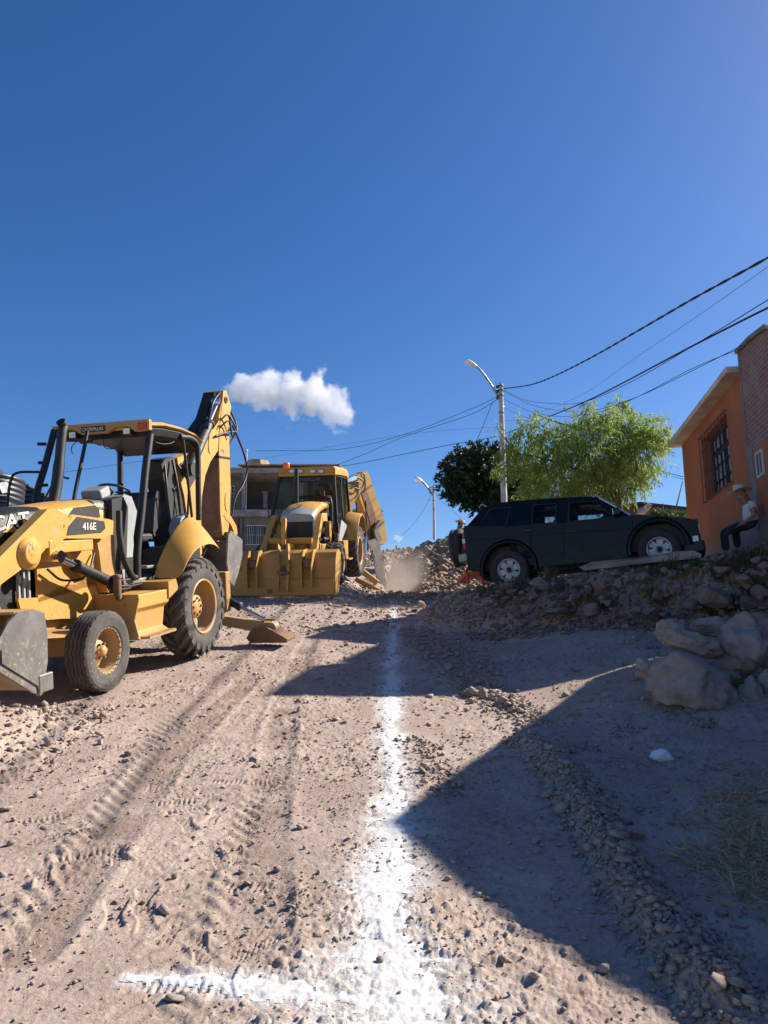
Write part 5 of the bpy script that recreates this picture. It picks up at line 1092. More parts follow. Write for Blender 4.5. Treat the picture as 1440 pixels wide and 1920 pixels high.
# cab
m_cabb=m_blk
def F6(zx,zy,x=.95): return q6(zx,zy,0,x)
TL,TR,BL,BR=F6(472,178),F6(925,178),F6(398,570,1.05),F6(955,705,1.05)
RT=V(-.75,TR[1]+.0,TR[2]-.02); RB=V(-.75,BR[1]+.02,1.25); LT=V(-.75,TL[1],TL[2]-.02); LB=V(-.75,-.80,1.25)
CB=V(1.05,BL[1],1.12)
def cp(a,b,w=.075,name='cab_pillar'): 
    P(name,MB().beam(a,b,w,w,up=(1,0,.3)),m_cabb,b2,bevel=.012)
cp(TL,BL);cp(BL,V(1.05,-.80,1.12));cp(TR,BR,.085);cp(RT,RB,.07);cp(LT,LB,.07);cp(BR,RB,.07,'cab_sill');cp(V(1.05,-.80,1.12),LB,.07,'cab_sill');cp(TL,TR,.09,'cab_header');cp(TR,RT,.07,'cab_header');cp(TL,LT,.07,'cab_header');cp(RT,LT,.07,'cab_header')
md=(TR+RT)/2;mdb=(BR+RB)/2; cp(md,mdb,.05,'door_pillar')
mb=MB(); mb.prism([TL,TR,BR,V(1.05,-.80,1.12),BL],(-.006,0,0)); P('windscreen',mb,m_cab,b2)
mb=MB(); mb.prism([TR,RT,RB,BR],(0,-.006,0)); P('side_window',mb,m_cab,b2)
mb=MB(); mb.prism([TL,LT,LB,V(1.05,-.80,1.12),BL],(0,.006,0)); P('side_window',mb,m_cab,b2)
mb=MB(); mb.prism([LT,RT,RB,LB],(.006,0,0)); P('rear_window',mb,m_cab,b2)
mb=MB(); mb.box((.15,-.04,1.12),(1.8,1.5,.10)); mb.box((.9,.2,.98),(.5,1.0,.25)); P('cab_floor',mb,m_blk,b2,bevel=.01)
a=F6(462,128,1.0);b=F6(937,128,1.0); zt=a[2]+.01;zb=zt-.22
mb=MB(); yl,yr=a[1]-.01,b[1]+.01
mb.loft([[V(x,yl-o_,zb+h),V(x,yr+o_,zb+h),V(x,yr+o_,zt-.05+h),V(x,yr-.05,zt+h),V(x,yl+.05,zt+h),V(x,yl-o_,zt-.05+h)] for x,o_,h in((1.02,0,0),(.4,.02,.02),(-.5,.02,.02),(-.88,-.02,-.03))],smooth=False); R2=P('cab_roof',mb,m_yel,b2,bevel=.02)
for zx,kind in((500,'o'),(575,'w'),(643,'w'),(750,'w'),(820,'w'),(905,'o')):
    c=F6(zx,151,1.02); mb=MB(); rg=[]
    for r_,h in((1,0),(1,.02),(.8,.03)): rg.append([V(1.02+h,c[1]+.09*r_*math.cos(t),c[2]+.055*r_*math.sin(t)) for t in np.linspace(0,2*math.pi,18,endpoint=False)])
    mb.loft(rg,smooth=False); P('work_light' if kind=='w' else 'indicator',mb,m_gry if kind=='w' else m_amb,R2)
    if kind=='w': mb=MB(); mb.loft([[V(1.051+h,c[1]+.065*math.cos(t),c[2]+.037*math.sin(t)) for t in np.linspace(0,2*math.pi,16,endpoint=False)] for h in(0,.004)],smooth=False); P('lens',mb,m_wl,R2)
c=F6(527,122,.5); mb=MB().lathe([(.001,.17),(.075,.165),(.085,.13),(.088,.0),(.001,0)],V(.5,c[1],zt),(0,0,1),18); P('beacon',mb,m_orl,R2)
o=F6(585,237,.965); e=F6(820,240,.965); mb=MB(); mb.prism([F6(472,182,.962),F6(922,182,.962),F6(925,247,.972),F6(462,247,.972)],(-.003,0,0)); P('sun_visor_strip',mb,m_blk,b2); glyphs('lettering','CATERPILLAR',plain('grey_lettering',(.13,.14,.14),.6,var=.1),b2,o+V(.012,0,0),V(0,1,0),V(.05,0,1),.075,width=float(e[1]-o[1]),th=.003)
mb=MB(); mb.tube([F6(800,245,.985),F6(905,330,1.0)],.010,6); mb.tube([F6(905,330,1.0),F6(850,290,.995)],.008,6); P('wiper',mb,m_blk,b2)
mb=MB(); mb.tube(bez([F6(425,405,1.0),F6(390,395,1.0),F6(378,420,1.0),F6(372,500,1.0),F6(380,528,1.0),F6(405,535,1.0)],4),.013,6,False); P('grab_rail',mb,m_blk,b2)
mb=MB(); mb.tube(bez([q6(975,250,1,.80),q6(990,360,1,.82),q6(1000,480,1,.84),q6(1005,560,1,.84)],4),.014,6); P('grab_rail',mb,m_blk,b2)
mb=MB(); mb.prism([q6(985,560,1,.80),q6(1035,610,1,.80),q6(985,740,1,.80),q6(960,735,1,.80)],(0,.02,0)); P('door_lower_panel',mb,m_gry,b2,bevel=.006)
mb=MB(); mb.box((-.05,.1,1.55),(.5,.5,.14)); mb.box((-.28,.1,1.95),(.12,.5,.75)); mb.box((-.28,.1,2.4),(.10,.28,.2)); mb.box((-.05,.1,1.35),(.3,.3,.3)); P('seat',mb,m_int,b2,bevel=.04)
mb=MB(); mb.box((.78,.08,1.55),(.22,.4,.75)); P('console',mb,m_int,b2,bevel=.03)
c=V(.45,.08,2.02); mb=MB(); mb.tube([c+V(.12*math.cos(t),.2*math.sin(t),.1*math.cos(t)) for t in np.linspace(0,2*math.pi,24)],.016,6,False); mb.cyl(c,c+V(.2,0,-.25),.025,8); P('steering_wheel',mb,m_int,b2)
# fenders and side boxes
for s in(1,-1):
    mb=MB(); sec=[(.60,1.05),(.35,1.45),(.05,1.66),(-.35,1.72),(-.65,1.60),(-.85,1.25)]
    mb.loft([[V(x,.74*s,z),V(x,1.12*s,z-.06),V(x,1.12*s,z-.10),V(x,.74*s,z-.03)] for x,z in sec]); P('rear_fender',mb,m_yel3,b2,bevel=.01)
    mb=MB(); mb.box((1.15,.72*s,.78),(.55,.42,.45)); tk=P('tank_box',mb,m_yel3,b2,bevel=.015); mb=MB(); mb.box((1.15,.98*s,.55),(.5,.14,.03)); P('step_plate',mb,m_yel3,tk)
mb=MB().cyl((1.55,.78,.95),(1.55,.78,1.2),.05,12); P('filler_pipe',mb,m_brn,b2)
mb=MB(); mb.box((-1.12,0,.75),(.16,1.9,.6)); P('rear_frame',mb,m_yel3,b2,bevel=.015)
for a,b,w_ in(((1120,960),(1295,1095),.15),((1108,1060),(1345,1180),.13)):
    A_=q6(*a,0,-1.3);B_=q6(*b,0,-1.3); mb=MB(); mb.beam(A_,B_,.14,w_); P('stabiliser',mb,m_yel3,b2,bevel=.01)
B_=q6(1325,1165,0,-1.3); mb=MB(); mb.box(B_+V(0,0,-.05),(.4,.5,.08)); P('stabiliser_pad',mb,m_brn,b2,bevel=.01)
A_=V(-1.3,-.62,.4); mb=MB(); mb.beam(A_,V(-1.3,-1.6,.12),.14,.15); P('stabiliser',mb,m_yel3,b2,bevel=.01)
# digging arm swung out to the side
ang=R(32); E_=V(-math.cos(ang),math.sin(ang),0); N_=V(math.sin(ang),math.cos(ang),0); O_=V(-1.3,.05,0)
def q6b(zx,zy,off=0):
    d=M2.M.T@ray(420+zx*.2222,850+zy*.2222); o=M2.M.T@(C0-M2.O); t=np.dot(O_+N_*off-o,N_)/np.dot(d,N_); return o+d*t
def slab(name,pts,th,mat,par,off=0,**k): return P(name,MB().prism([q6b(*p,off) for p in pts],N_*th),mat,par,**k)
mb=MB(); mb.box((-1.35,.05,.95),(.35,.4,.9)); P('swing_post',mb,m_yel3,b2,bevel=.02)
BO=slab('boom',[(960,760),(1010,700),(985,430),(985,300),(1030,230),(1085,185),(1130,170),(1160,185),(1150,262),(1108,330),(1040,430),(1035,560),(1040,760)],.22,m_yel3,b2,-.11,bevel=.015)
SK=slab('stick',[(1120,162),(1145,158),(1168,180),(1205,290),(1255,440),(1300,570),(1322,735),(1290,775),(1215,745),(1185,650),(1135,500),(1088,380),(1092,300),(1108,220)],.26,m_yel3,b2,-.24,bevel=.015)
slab('stick_brown_face',[(1165,285),(1195,300),(1245,430),(1290,570),(1315,735),(1290,768),(1222,742),(1205,660),(1240,620),(1200,470),(1158,330)],.012,m_brn,SK,.022)  # brown sheet along the stick's outer edge and lower end
slab('boom_ram',[(1000,248),(1008,222),(1075,190),(1100,196),(1090,225),(1040,240)],.12,m_rod,BO,.12,bevel=.02)
DB=slab('digging_bucket',[(1205,740),(1270,720),(1312,770),(1322,860),(1350,1000),(1366,1130),(1345,1175),(1290,1090),(1268,960),(1262,860),(1225,800)],.03,m_worn,b2,.14,bevel=.005)
slab('bucket_side',[(1205,740),(1270,720),(1312,770),(1322,860),(1350,1000),(1366,1130),(1345,1175),(1290,1090),(1268,960),(1262,860),(1225,800)],.03,m_worn,DB,-.16)
slab('bucket_link',[(1250,640),(1300,560),(1312,600),(1290,660),(1322,730),(1290,760),(1262,700)],.08,m_worn,SK,.07,bevel=.01)
for k in range(4):
    p=q6b(1350,1150,-.15+.1*k); P('tooth',MB().beam(p,p+V(.02,0,-.14),.05,.06,w2=.02,h2=.02),m_worn,DB)
for h in([(1118,420),(1122,560),(1145,760),(1165,850),(1195,905),(1235,885),(1255,820)],[(1195,400),(1200,560),(1192,700),(1188,800),(1180,880),(1215,900)],[(1030,190),(1010,200),(1012,260),(1060,290),(1110,240),(1150,250)],[(1160,190),(1185,220),(1190,300),(1170,330)],[(1100,200),(1140,210),(1180,250),(1150,300),(1100,290)],[(1150,180),(1178,178),(1192,240)]):
    P('hose',MB().tube(bez([q6b(*p,.20) for p in h],5),.022,7),m_hose,b2)
# ---------------------------------------------------------------- things standing at the far left
t=19
def LW(px,py,d=0): return at(px,py,t+d)
m_tank=plain('black_tank_plastic',(.022,.022,.025),.45,var=.2,scale=3)
c=LW(-34,921); k=t/F; prof=[(.001,.50),(.22,.50),(.24,.44),(.24,.40),(.62,.36)]; zz=.34
rr=(40+34)*k
for i in range(6): z0=.30-i*.13; prof+= [(rr-.03,z0+.02),(rr,z0),(rr,z0-.07),(rr-.03,z0-.09)]
prof+=[(.001,-.52)]
prof=[(r if r<.7 or i>4 else r,h) for i,(r,h) in enumerate(prof)]
tk=tag(empty('water_tank',tuple(c)),'black ribbed water tank at the far left edge, above the near loader hood','water tank')
P_=MB().lathe([(r,h*1.0) for r,h in prof],c,(0,0,1),40); pw('tank_shell',P_,m_tank,tk)
mb=MB(); mb.lathe([(.001,.56),(.42,.56),(.42,.30),(.001,.30)],c,(0,0,1),30); pw('tank_lid',mb,m_tank,tk)
mb=MB(); mb.prism([c+V(rr*math.cos(a),-rr*math.sin(a)-.004,h) for a,h in((.75,.05),(.55,.12),(.40,.05),(.45,-.12),(.62,-.18))],(.01,-.012,0)); pw('label_patch',mb,m_wht,tk)
tr_=tag(empty('flatbed_truck',tuple(LW(-20,1100))),'dark flatbed truck carrying the tank, mostly hidden behind the near loader','truck')
a=LW(-150,962);b=LW(95,962); mb=MB(); mb.box(((a[0]+b[0])/2,a[1]+.7,a[2]-.2),(b[0]-a[0],2.2,.25)); pw('bed',mb,m_blk,tr_,bevel=.02)
cc=LW(10,940,-1.3); mb=MB(); mb.box((cc[0]-.6,cc[1],cc[2]-.55),(1.9,1.0,.9)); pw('cab',mb,m_blk,tr_,bevel=.06)
mb=MB(); mb.box((cc[0]-.2,cc[1]-.02,cc[2]-.08),(1.0,.9,.24)); pw('cab_window',mb,m_cgd,tr_,bevel=.04)
for xx in(-1.7,.6):
    gzv=float(G0(cc[0]+xx,cc[1]+.5)); mb=MB().lathe(tyre_prof(.45,.25,.25),V(cc[0]+xx,cc[1]-.1,gzv+.44),(0,1,0),30); pw('wheel',mb,m_rub,tr_)
m_bl=plain('dark_blue_plank',(.05,.06,.09),.7,var=.3)
for i,(x1,y0,y1) in enumerate(((54,908,912),(66,915.5,921.5),(84,924,931),(96,932,939),(104,941,950))):
    a=at(28,y0,20.5);b=at(x1,y1,20.5); mb=MB(); mb.box(((a[0]+b[0])/2-.6,a[1]+.4,(a[2]+b[2])/2),(b[0]-a[0]+1.2,.8,abs(a[2]-b[2])))
    tag(mb.build('plank_layer',m_bl,bevel=.005),['short top plank of the stepped stack behind the tank','second plank from the top of the stepped stack behind the tank','middle plank of the stepped stack behind the tank','fourth plank from the top of the stepped stack behind the tank','lowest and longest plank of the stepped stack behind the tank'][i],'plank','planks stacked behind the tank')
# ---------------------------------------------------------------- people
m_skin=plain('skin',(.30,.16,.10),.55,var=.12,scale=20,bump=.1); m_shirt=plain('white_cotton',(.62,.63,.70),.9,var=.06,scale=9,bump=.4,bd=.01); m_jean=plain('dark_denim',(.022,.028,.042),.9,var=.3,scale=15,bump=.4); m_hair=plain('black_hair',(.012,.01,.009),.7,var=.2)
m_straw=plain('straw',(.58,.50,.36),.85,var=.15,scale=40,bump=.5); m_shoe=plain('dark_shoe',(.02,.018,.016),.6,var=.2); m_redc=plain('red_cloth',(.45,.09,.05),.9,var=.15); m_vest=plain('yellow_vest',(.55,.75,.08),.8,var=.1); m_navy=plain('navy_cloth',(.04,.05,.09),.9,var=.2)
def skin(name,nodes,edges,mat,parent,sub=2,root=0):
    """one continuous surface grown round a skeleton: nodes (point, rx, ry)"""
    me=bpy.data.meshes.new(name); me.from_pydata([tuple(n[0]) for n in nodes],edges,[]); me.materials.append(mat)
    o=bpy.data.objects.new(name,me); link(o,parent); o.modifiers.new('skin','SKIN')
    bm=bmesh.new(); bm.from_mesh(me); L=bm.verts.layers.skin.verify(); bm.verts.ensure_lookup_table()
    for i,n in enumerate(nodes): bm.verts[i][L].radius=(n[1],n[2] if len(n)>2 else n[1]); bm.verts[i][L].use_root=(i==root)
    bm.to_mesh(me); bm.free(); m=o.modifiers.new('sub','SUBSURF'); m.levels=sub; m.render_levels=sub
    for pl in me.polygons: pl.use_smooth=True
    # bake so that the part is an ordinary mesh
    dg=bpy.context.evaluated_depsgraph_get(); ev=bpy.data.meshes.new_from_object(o.evaluated_get(dg)); o.modifiers.clear(); o.data=ev; ev.name=name
    ev.polygons.foreach_set('use_smooth',[True]*len(ev.polygons)); return o
def person(base,label,J,face,top,legs,hat=None,hair=True,sleeve=.5,k=1.0,vneck=False,group=None,upv=None):
    """J: joints in world metres; face: direction the face looks"""
    B=V(*base); pr=tag(empty('person',tuple(B)),label,'person',group); j={a:np.array(b,float)-B for a,b in J.items()}
    f=nrm(np.array(face,float)); up=nrm(j['head']-j['neck']) if upv is None else nrm(np.array(upv,float)); rt=nrm(np.cross(f,up)); f=np.cross(up,rt)
    N=[];E_=[]
    def n(p,r,r2=None): N.append((np.array(p),r*k,(r2 or r)*k)); return len(N)-1
    pe=n(j['hip'],.13,.11); w_=n(j['hip']*.6+j['chest']*.4,.12,.10); ch=n(j['chest'],.145,.105); nb=n(j['neck'],.06); E_+=[(pe,w_),(w_,ch),(ch,nb)]
    h1=n(j['head']-up*.06*k+f*.01*k,.072,.078); h2=n(j['head']+up*.05*k,.083,.09); h3=n(j['head']+up*.10*k-f*.01*k,.05); E_+=[(nb,h1),(h1,h2),(h2,h3)]
    no=n(j['head']+f*.10*k-up*.01*k,.012); E_+=[(h1,no)]
    for s in('l','r'):
        sg=1 if s=='r' else -1
        e_=n(j['head']+rt*sg*.085*k-f*.015*k,.014); E_.append((h1,e_))
        sh=n(j['sh'+s],.058);el=n(j['el'+s],.040);wr=n(j['wr'+s],.027); E_+=[(ch,sh),(sh,el),(el,wr)]
        d=nrm(j['ha'+s]-j['wr'+s]); pal=n(j['ha'+s],.033,.022); E_.append((wr,pal)); sd_=nrm(np.cross(d,up+.01)); dn=nrm(np.cross(sd_,d))
        for q in range(4):
            a=n(j['ha'+s]+d*.05*k+sd_*(.024-.016*q)*k,.0095);b=n(j['ha'+s]+d*(.085-.006*abs(q-1))*k+sd_*(.026-.017*q)*k-dn*.012*k*(1 if dn[2]>0 else -1),.008); E_+=[(pal,a),(a,b)]
        a=n(j['ha'+s]+d*.01*k+sd_*.045*k,.010);b=n(j['ha'+s]+d*.04*k+sd_*.055*k,.008); E_+=[(pal,a),(a,b)]
        hp_=n(j['hip']+ (j['kn'+s]-j['hip'])*.12+rt*sg*.07*k,.09);kn=n(j['kn'+s],.058);an=n(j['an'+s],.038);to=n(j['to'+s],.032); E_+=[(pe,hp_),(hp_,kn),(kn,an),(an,to)]
    skin('body',N,E_,m_skin,pr)
    # clothes: the same joints, a little fuller
    N2=[];E2=[]
    def m(p,r,r2=None): N2.append((np.array(p),r*k,(r2 or r)*k)); return len(N2)-1
    a=m(j['hip']+up*.0,.148,.125);b=m(j['hip']*.6+j['chest']*.4,.14,.12);c=m(j['chest'],.162,.122);d=m(j['chest']*.35+j['neck']*.65,.085,.075); E2+=[(a,b),(b,c),(c,d)]
    for s in('l','r'):
        x=m(j['sh'+s],.076);y=m(j['sh'+s]+(j['el'+s]-j['sh'+s])*sleeve,.064); E2+=[(c,x),(x,y)]
        if sleeve>=.95: z=m(j['el'+s]+(j['wr'+s]-j['el'+s])*.9,.045); E2.append((y,z))
    skin('shirt',N2,E2,top,pr)
    N2=[];E2=[]; a=m(j['hip'],.155,.13)
    b0=m(j['hip']*.85+j['chest']*.15,.14,.12); E2.append((a,b0))
    for s in('l','r'):
        sg=1 if s=='r' else -1
        x=m(j['hip']+(j['kn'+s]-j['hip'])*.15+rt*sg*.08*k,.105);y=m(j['kn'+s],.078);z=m(j['an'+s]+(j['kn'+s]-j['an'+s])*.08,.066); E2+=[(a,x),(x,y),(y,z)]
    skin('trousers',N2,E2,legs,pr)
    for s in('l','r'):
        d=j['to'+s]-j['an'+s]; skin('shoe',[(j['an'+s]+V(0,0,-.02),.045*k),(j['an'+s]+d*.5+V(0,0,-.035*k),.046*k,.036*k),(j['to'+s]+V(0,0,-.01),.036*k,.028*k)],[(0,1),(1,2)],m_shoe,pr)
    if hair:
        skin('hair',[(j['head']-f*.045*k-up*.03*k,.06*k),(j['head']-f*.03*k+up*.06*k,.085*k,.088*k),(j['head']+f*.02*k+up*.105*k,.06*k)],[(0,1),(1,2)],m_hair,pr)
    if hat is not None:
        c=j['head']+up*.075*k; mb=MB(); rings=[]
        for r_,h,br in((.20,.0,1),(.205,.005,1),(.15,.012,1),(.105,.018,0),(.10,.08,0),(.092,.115,0),(.05,.125,0),(.004,.10,0)):
            ring=[]
            for t in np.linspace(0,2*math.pi,32,endpoint=False):
                lift=.05*abs(math.sin(t))**2*(r_-.1)/.1 if br else 0; dip=-.025*max(0,math.cos(t))*(r_-.1)/.1 if br else 0
                ring.append(c+(f*math.cos(t)*r_*1.08+rt*math.sin(t)*r_*.92+up*(h+lift+dip))*k)
            rings.append(ring)
        mb.loft(rings,caps=True); pH=mb.build('hat',hat,pr)
        mb=MB(); mb.lathe([(.107,-.012),(.108,.0),(.106,.012)],c+up*.03*k,up,30); mb.build('hat_band',m_hair,pH)
    return pr
t=13.55
def J3(px,py,d=0): return at(px,py,t+d)
# man sitting against the brick house, in profile to the left
seatp=J3(1410,987)
person((seatp[0],seatp[1],J3(1360,1042)[2]),'man in a white v-neck shirt and pale cowboy hat sitting against the brick wall',
 dict(hip=J3(1408,980),chest=J3(1405,957),neck=J3(1399,940),head=J3(1389,929),
  shl=J3(1408,946,.14),ell=J3(1405,966,.22),wrl=J3(1388,979,.18),hal=J3(1380,984,.17),
  shr=J3(1410,946,-.17),elr=J3(1414,966,-.24),wrr=J3(1396,979,-.2),har=J3(1387,984,-.18),
  knl=J3(1378,993,.18),anl=J3(1384,1030,.16),tol=J3(1374,1034,.16),
  knr=J3(1357,998,-.12),anr=J3(1362,1036,-.14),tor=J3(1350,1040,-.14)),
 (-1,-.15,-.1),m_shirt,m_jean,hat=m_straw,sleeve=.45,upv=(-.12,0,1))
def upright(px,py0,py1,t,face,label,top,legs,hat=None,lean=0,Zf=None,sleeve=.9,**kk):
    """standing person between two pixel rows at distance t"""
    a=at(px,py1,t);h=(py1-py0)/F*t/.98; k=h/1.72; B=V(a[0],a[1],a[2] if Zf is None else Zf); f=nrm(V(face[0],face[1],0)); r=V(f[1],-f[0],0)
    def p(x,y,z): return B+(f*(x+lean*max(0,z-.9))+r*y+V(0,0,z))*k
    return person(tuple(B),label,dict(hip=p(0,0,.93),chest=p(0,0,1.28),neck=p(0.01,0,1.46),head=p(.03,0,1.58),shl=p(0,-.19,1.40),ell=p(.02,-.25,1.12),wrl=p(.14,-.22,.90),hal=p(.18,-.21,.83),shr=p(0,.19,1.40),elr=p(.02,.25,1.12),wrr=p(.14,.22,.90),har=p(.18,.21,.83),
     knl=p(.03,-.10,.50),anl=p(0,-.11,.08),tol=p(.15,-.12,.04),knr=p(.03,.10,.50),anr=p(0,.11,.08),tor=p(.15,.12,.04)),face,top,legs,hat=hat,k=k,sleeve=sleeve,**kk)
p_=at(857,1073,21.5); upright(857,978,1073,21.5,(1,-.3),'person in a straw hat and jeans half hidden behind the suv spare wheel',m_redc,m_jean,hat=m_straw,lean=.15)
p2=V((746-720)/F*44.6,0,0); zf=float(G0(p2[0],43.8)); q=at(744,1021,44.6); kk=(q[2]-zf)/1.78
B=V(q[0],q[1],float(G0(q[0],q[1])))
h=q[2]-B[2]
def pp(x,y,z): return B+V(x,y,z)*h/1.78
person(tuple(B),'distant worker in a yellow safety vest showing over the crest',dict(hip=pp(0,0,.95),chest=pp(0,0,1.3),neck=pp(0,0,1.48),head=pp(-.03,0,1.60),shl=pp(-.19,0,1.42),ell=pp(-.24,0,1.12),wrl=pp(-.2,-.1,.9),hal=pp(-.2,-.13,.83),shr=pp(.19,0,1.42),elr=pp(.24,0,1.12),wrr=pp(.2,-.1,.9),har=pp(.2,-.13,.83),knl=pp(-.1,0,.5),anl=pp(-.1,0,.08),tol=pp(-.1,-.15,.04),knr=pp(.1,0,.5),anr=pp(.1,0,.08),tor=pp(.1,-.15,.04)),(-.3,-1,0),m_vest,m_navy,k=h/1.78,sleeve=.5)
# operator in the far cab (sits on the far machine's seat)
def ML(x,y,z): return M2.w((x,y,z))
person(tuple(ML(0,.1,1.2)),'operator in a red top sitting inside the far loader cab',dict(hip=ML(-.12,.1,1.68),chest=ML(-.10,.1,2.0),neck=ML(-.06,.1,2.2),head=ML(-.01,.1,2.32),shl=ML(-.08,.29,2.13),ell=ML(.08,.34,1.92),wrl=ML(.28,.25,1.98),hal=ML(.36,.22,2.02),shr=ML(-.08,-.09,2.13),elr=ML(.08,-.14,1.92),wrr=ML(.28,-.07,1.98),har=ML(.36,-.05,2.02),knl=ML(.32,.22,1.66),anl=ML(.5,.22,1.27),tol=ML(.62,.22,1.24),knr=ML(.32,-.02,1.66),anr=ML(.5,-.02,1.27),tor=ML(.62,-.02,1.24)),M2.M[:,0],m_redc,m_navy,sleeve=.5)
# ---------------------------------------------------------------- boulders and stones
from mathutils import noise as mn
def boulder(name,label,px,py,rx,ry,t,seed,cat='rock',group=None,mat=None,depth=.9,tilt=0,sub=5,rough=.25):
    v,f=rockv(sub,seed,14,.0,*((.55,.92) if sub>=4 else (.4,.8))); k=t/F; c=at(px,py,t); out=[]
    for p in v:
        q=Vector(p); n=mn.fractal(q*1.6+Vector((seed,0,0)),1,2.1,5)*rough+mn.fractal(q*6+Vector((0,seed,0)),1,2,4)*rough*.35; p=p*(1.13+n)
        x,z=p[0],p[2]; x,z=x*math.cos(tilt)-z*math.sin(tilt),x*math.sin(tilt)+z*math.cos(tilt)
        out.append(c+V(x*rx*k,p[1]*rx*k*depth,z*ry*k) if not tilt else c+V(0,p[1]*rx*k*depth,0)+V(p[0]*rx*k*math.cos(tilt)-p[2]*ry*k*math.sin(tilt),0,p[0]*rx*k*math.sin(tilt)+p[2]*ry*k*math.cos(tilt)))
    me=bpy.data.meshes.new(name); me.from_pydata([tuple(p-c) for p in out],[],[tuple(map(int,q)) for q in f]); me.materials.append(mat or m_bould)
    a_=me.attributes.new('tone','FLOAT','POINT'); a_.data.foreach_set('value',np.full(len(v),random.random()*.6,np.float32))
    me.polygons.foreach_set('use_smooth',[sub>=4]*len(me.polygons))
    o=bpy.data.objects.new(name,me); COL.objects.link(o); o.location=tuple(c); return tag(o,label,cat,group)
tb=ground_hit(1300,1338)[1]/1.03
boulder('boulder','largest pale boulder at the front of the heap at the right edge',1290,1285,78,62,tb+.45,3)
boulder('boulder','small pale rock wedged against the left flank of the largest boulder',1210,1250,15,19,tb+.5,14)
boulder('boulder','long flat boulder lying on top behind the largest one',1297,1210,60,23,tb+1.0,25,tilt=-.32,depth=.6)
boulder('boulder','big upright boulder at the right edge behind the flat one',1400,1205,56,52,tb+.9,36)
boulder('boulder','low dark boulder behind the flat one, left end of the heap',1262,1185,34,22,tb+1.5,47)
boulder('boulder','squat boulder deep between the flat one and the upright one',1335,1175,45,24,tb+1.7,58)
boulder('boulder','thin wedge-shaped rock under the upright boulder',1375,1270,24,10,tb+.6,69,tilt=-.25)
boulder('boulder','egg-shaped rock right of the largest boulder',1413,1306,25,35,tb+.35,70)
boulder('boulder','rock cut by the right edge beside the egg-shaped one',1452,1290,24,40,tb+.4,81)
boulder('boulder','boulder half outside the right edge above the egg-shaped one',1450,1245,26,24,tb+.9,92)
for px,py,rx,ry,l in((1236,1419,19,13,None),):
    g_=ground_hit(px,py+12); o=boulder('crumpled_bag','crumpled white bag lying on the shaded dirt at the right',px,py,rx,ry,g_[1]/1.04,7,cat='bag',mat=m_white,rough=.3,depth=.7,sub=4)
def stone(label,px,py,rx,ry,seed,group=None,mat=None):
    g_=ground_hit(px,py+ry*.8); return boulder('stone',label,px,py,rx,ry,g_[1]/1.04+rx/F*g_[1]*.3,seed,cat='stone',group=group,mat=mat or m_rock,sub=3,rough=.12)
stone('bluish-grey blocky stone beside the rubble row in the deep shade',1190,1570,26,19,5); stone('pale oval stone in the rubble row, left below the blocky grey stone',1169,1616,20,12,6)
stone('stone directly left of the blocky grey stone in the rubble row',1141,1572,18,15,7); stone('squarish dark stone right of the pale oval stone',1216,1626,15,15,8)
stone('big reddish stone lower in the rubble row',1251,1773,25,18,9); stone('large rounded stone in the bottom right corner',1425,1887,26,26,10); stone('stone with a sunlit top at the tip of the big shade, right of the lime',925,1683,21,17,11)
stone('grey stone standing in the lime splash left of the big shade',800,1776,13,13,12); stone('upright pointed stone at the head of the rubble row',1040,1410,9,16,13); stone('round brown stone at the head of the rubble row',996,1410,14,12,14)
stone('pale stone on top of the small sunlit stone heap',905,1298,10,12,15); stone('red-brown stone lying in the shaded crest near the lime line',790,1133,11,9,16); stone('pinkish rock cut by the right edge above the dry grass',1438,1555,10,22,17)
stone('dark stone on the sunlit dirt left of the lime, upper',478,1424,10,8,18); stone('dark wedge stone in the sunlit dirt, left middle',250,1606,9,8,19); stone('pale stone on sunlit dirt below the upper dark stone',388,1530,7,6,20)
stone('small dark stone on the sunlit dirt in front of the near loader front wheel',234,1273,4,3.5,21)
def bank_label(px,py,rx,ry):
    size='large' if rx>=20 else 'medium' if rx>=12 else 'small' if rx>=7 else 'tiny'
    shape='flat' if ry/rx<.55 else 'oblong' if ry/rx<.72 else 'blocky'
    where='under the suv rear wheel' if px<1000 else 'below the suv rear door' if px<1090 else 'left of the concrete slab centre' if px<1210 else 'under the suv front wheel' if px<1330 else 'in front of the seated man'
    row='top' if py<1085 else 'middle' if py<1120 else 'foot'
    return '%s %s brown stone, %s of the rubble bank, %s'%(size,shape,row,where)
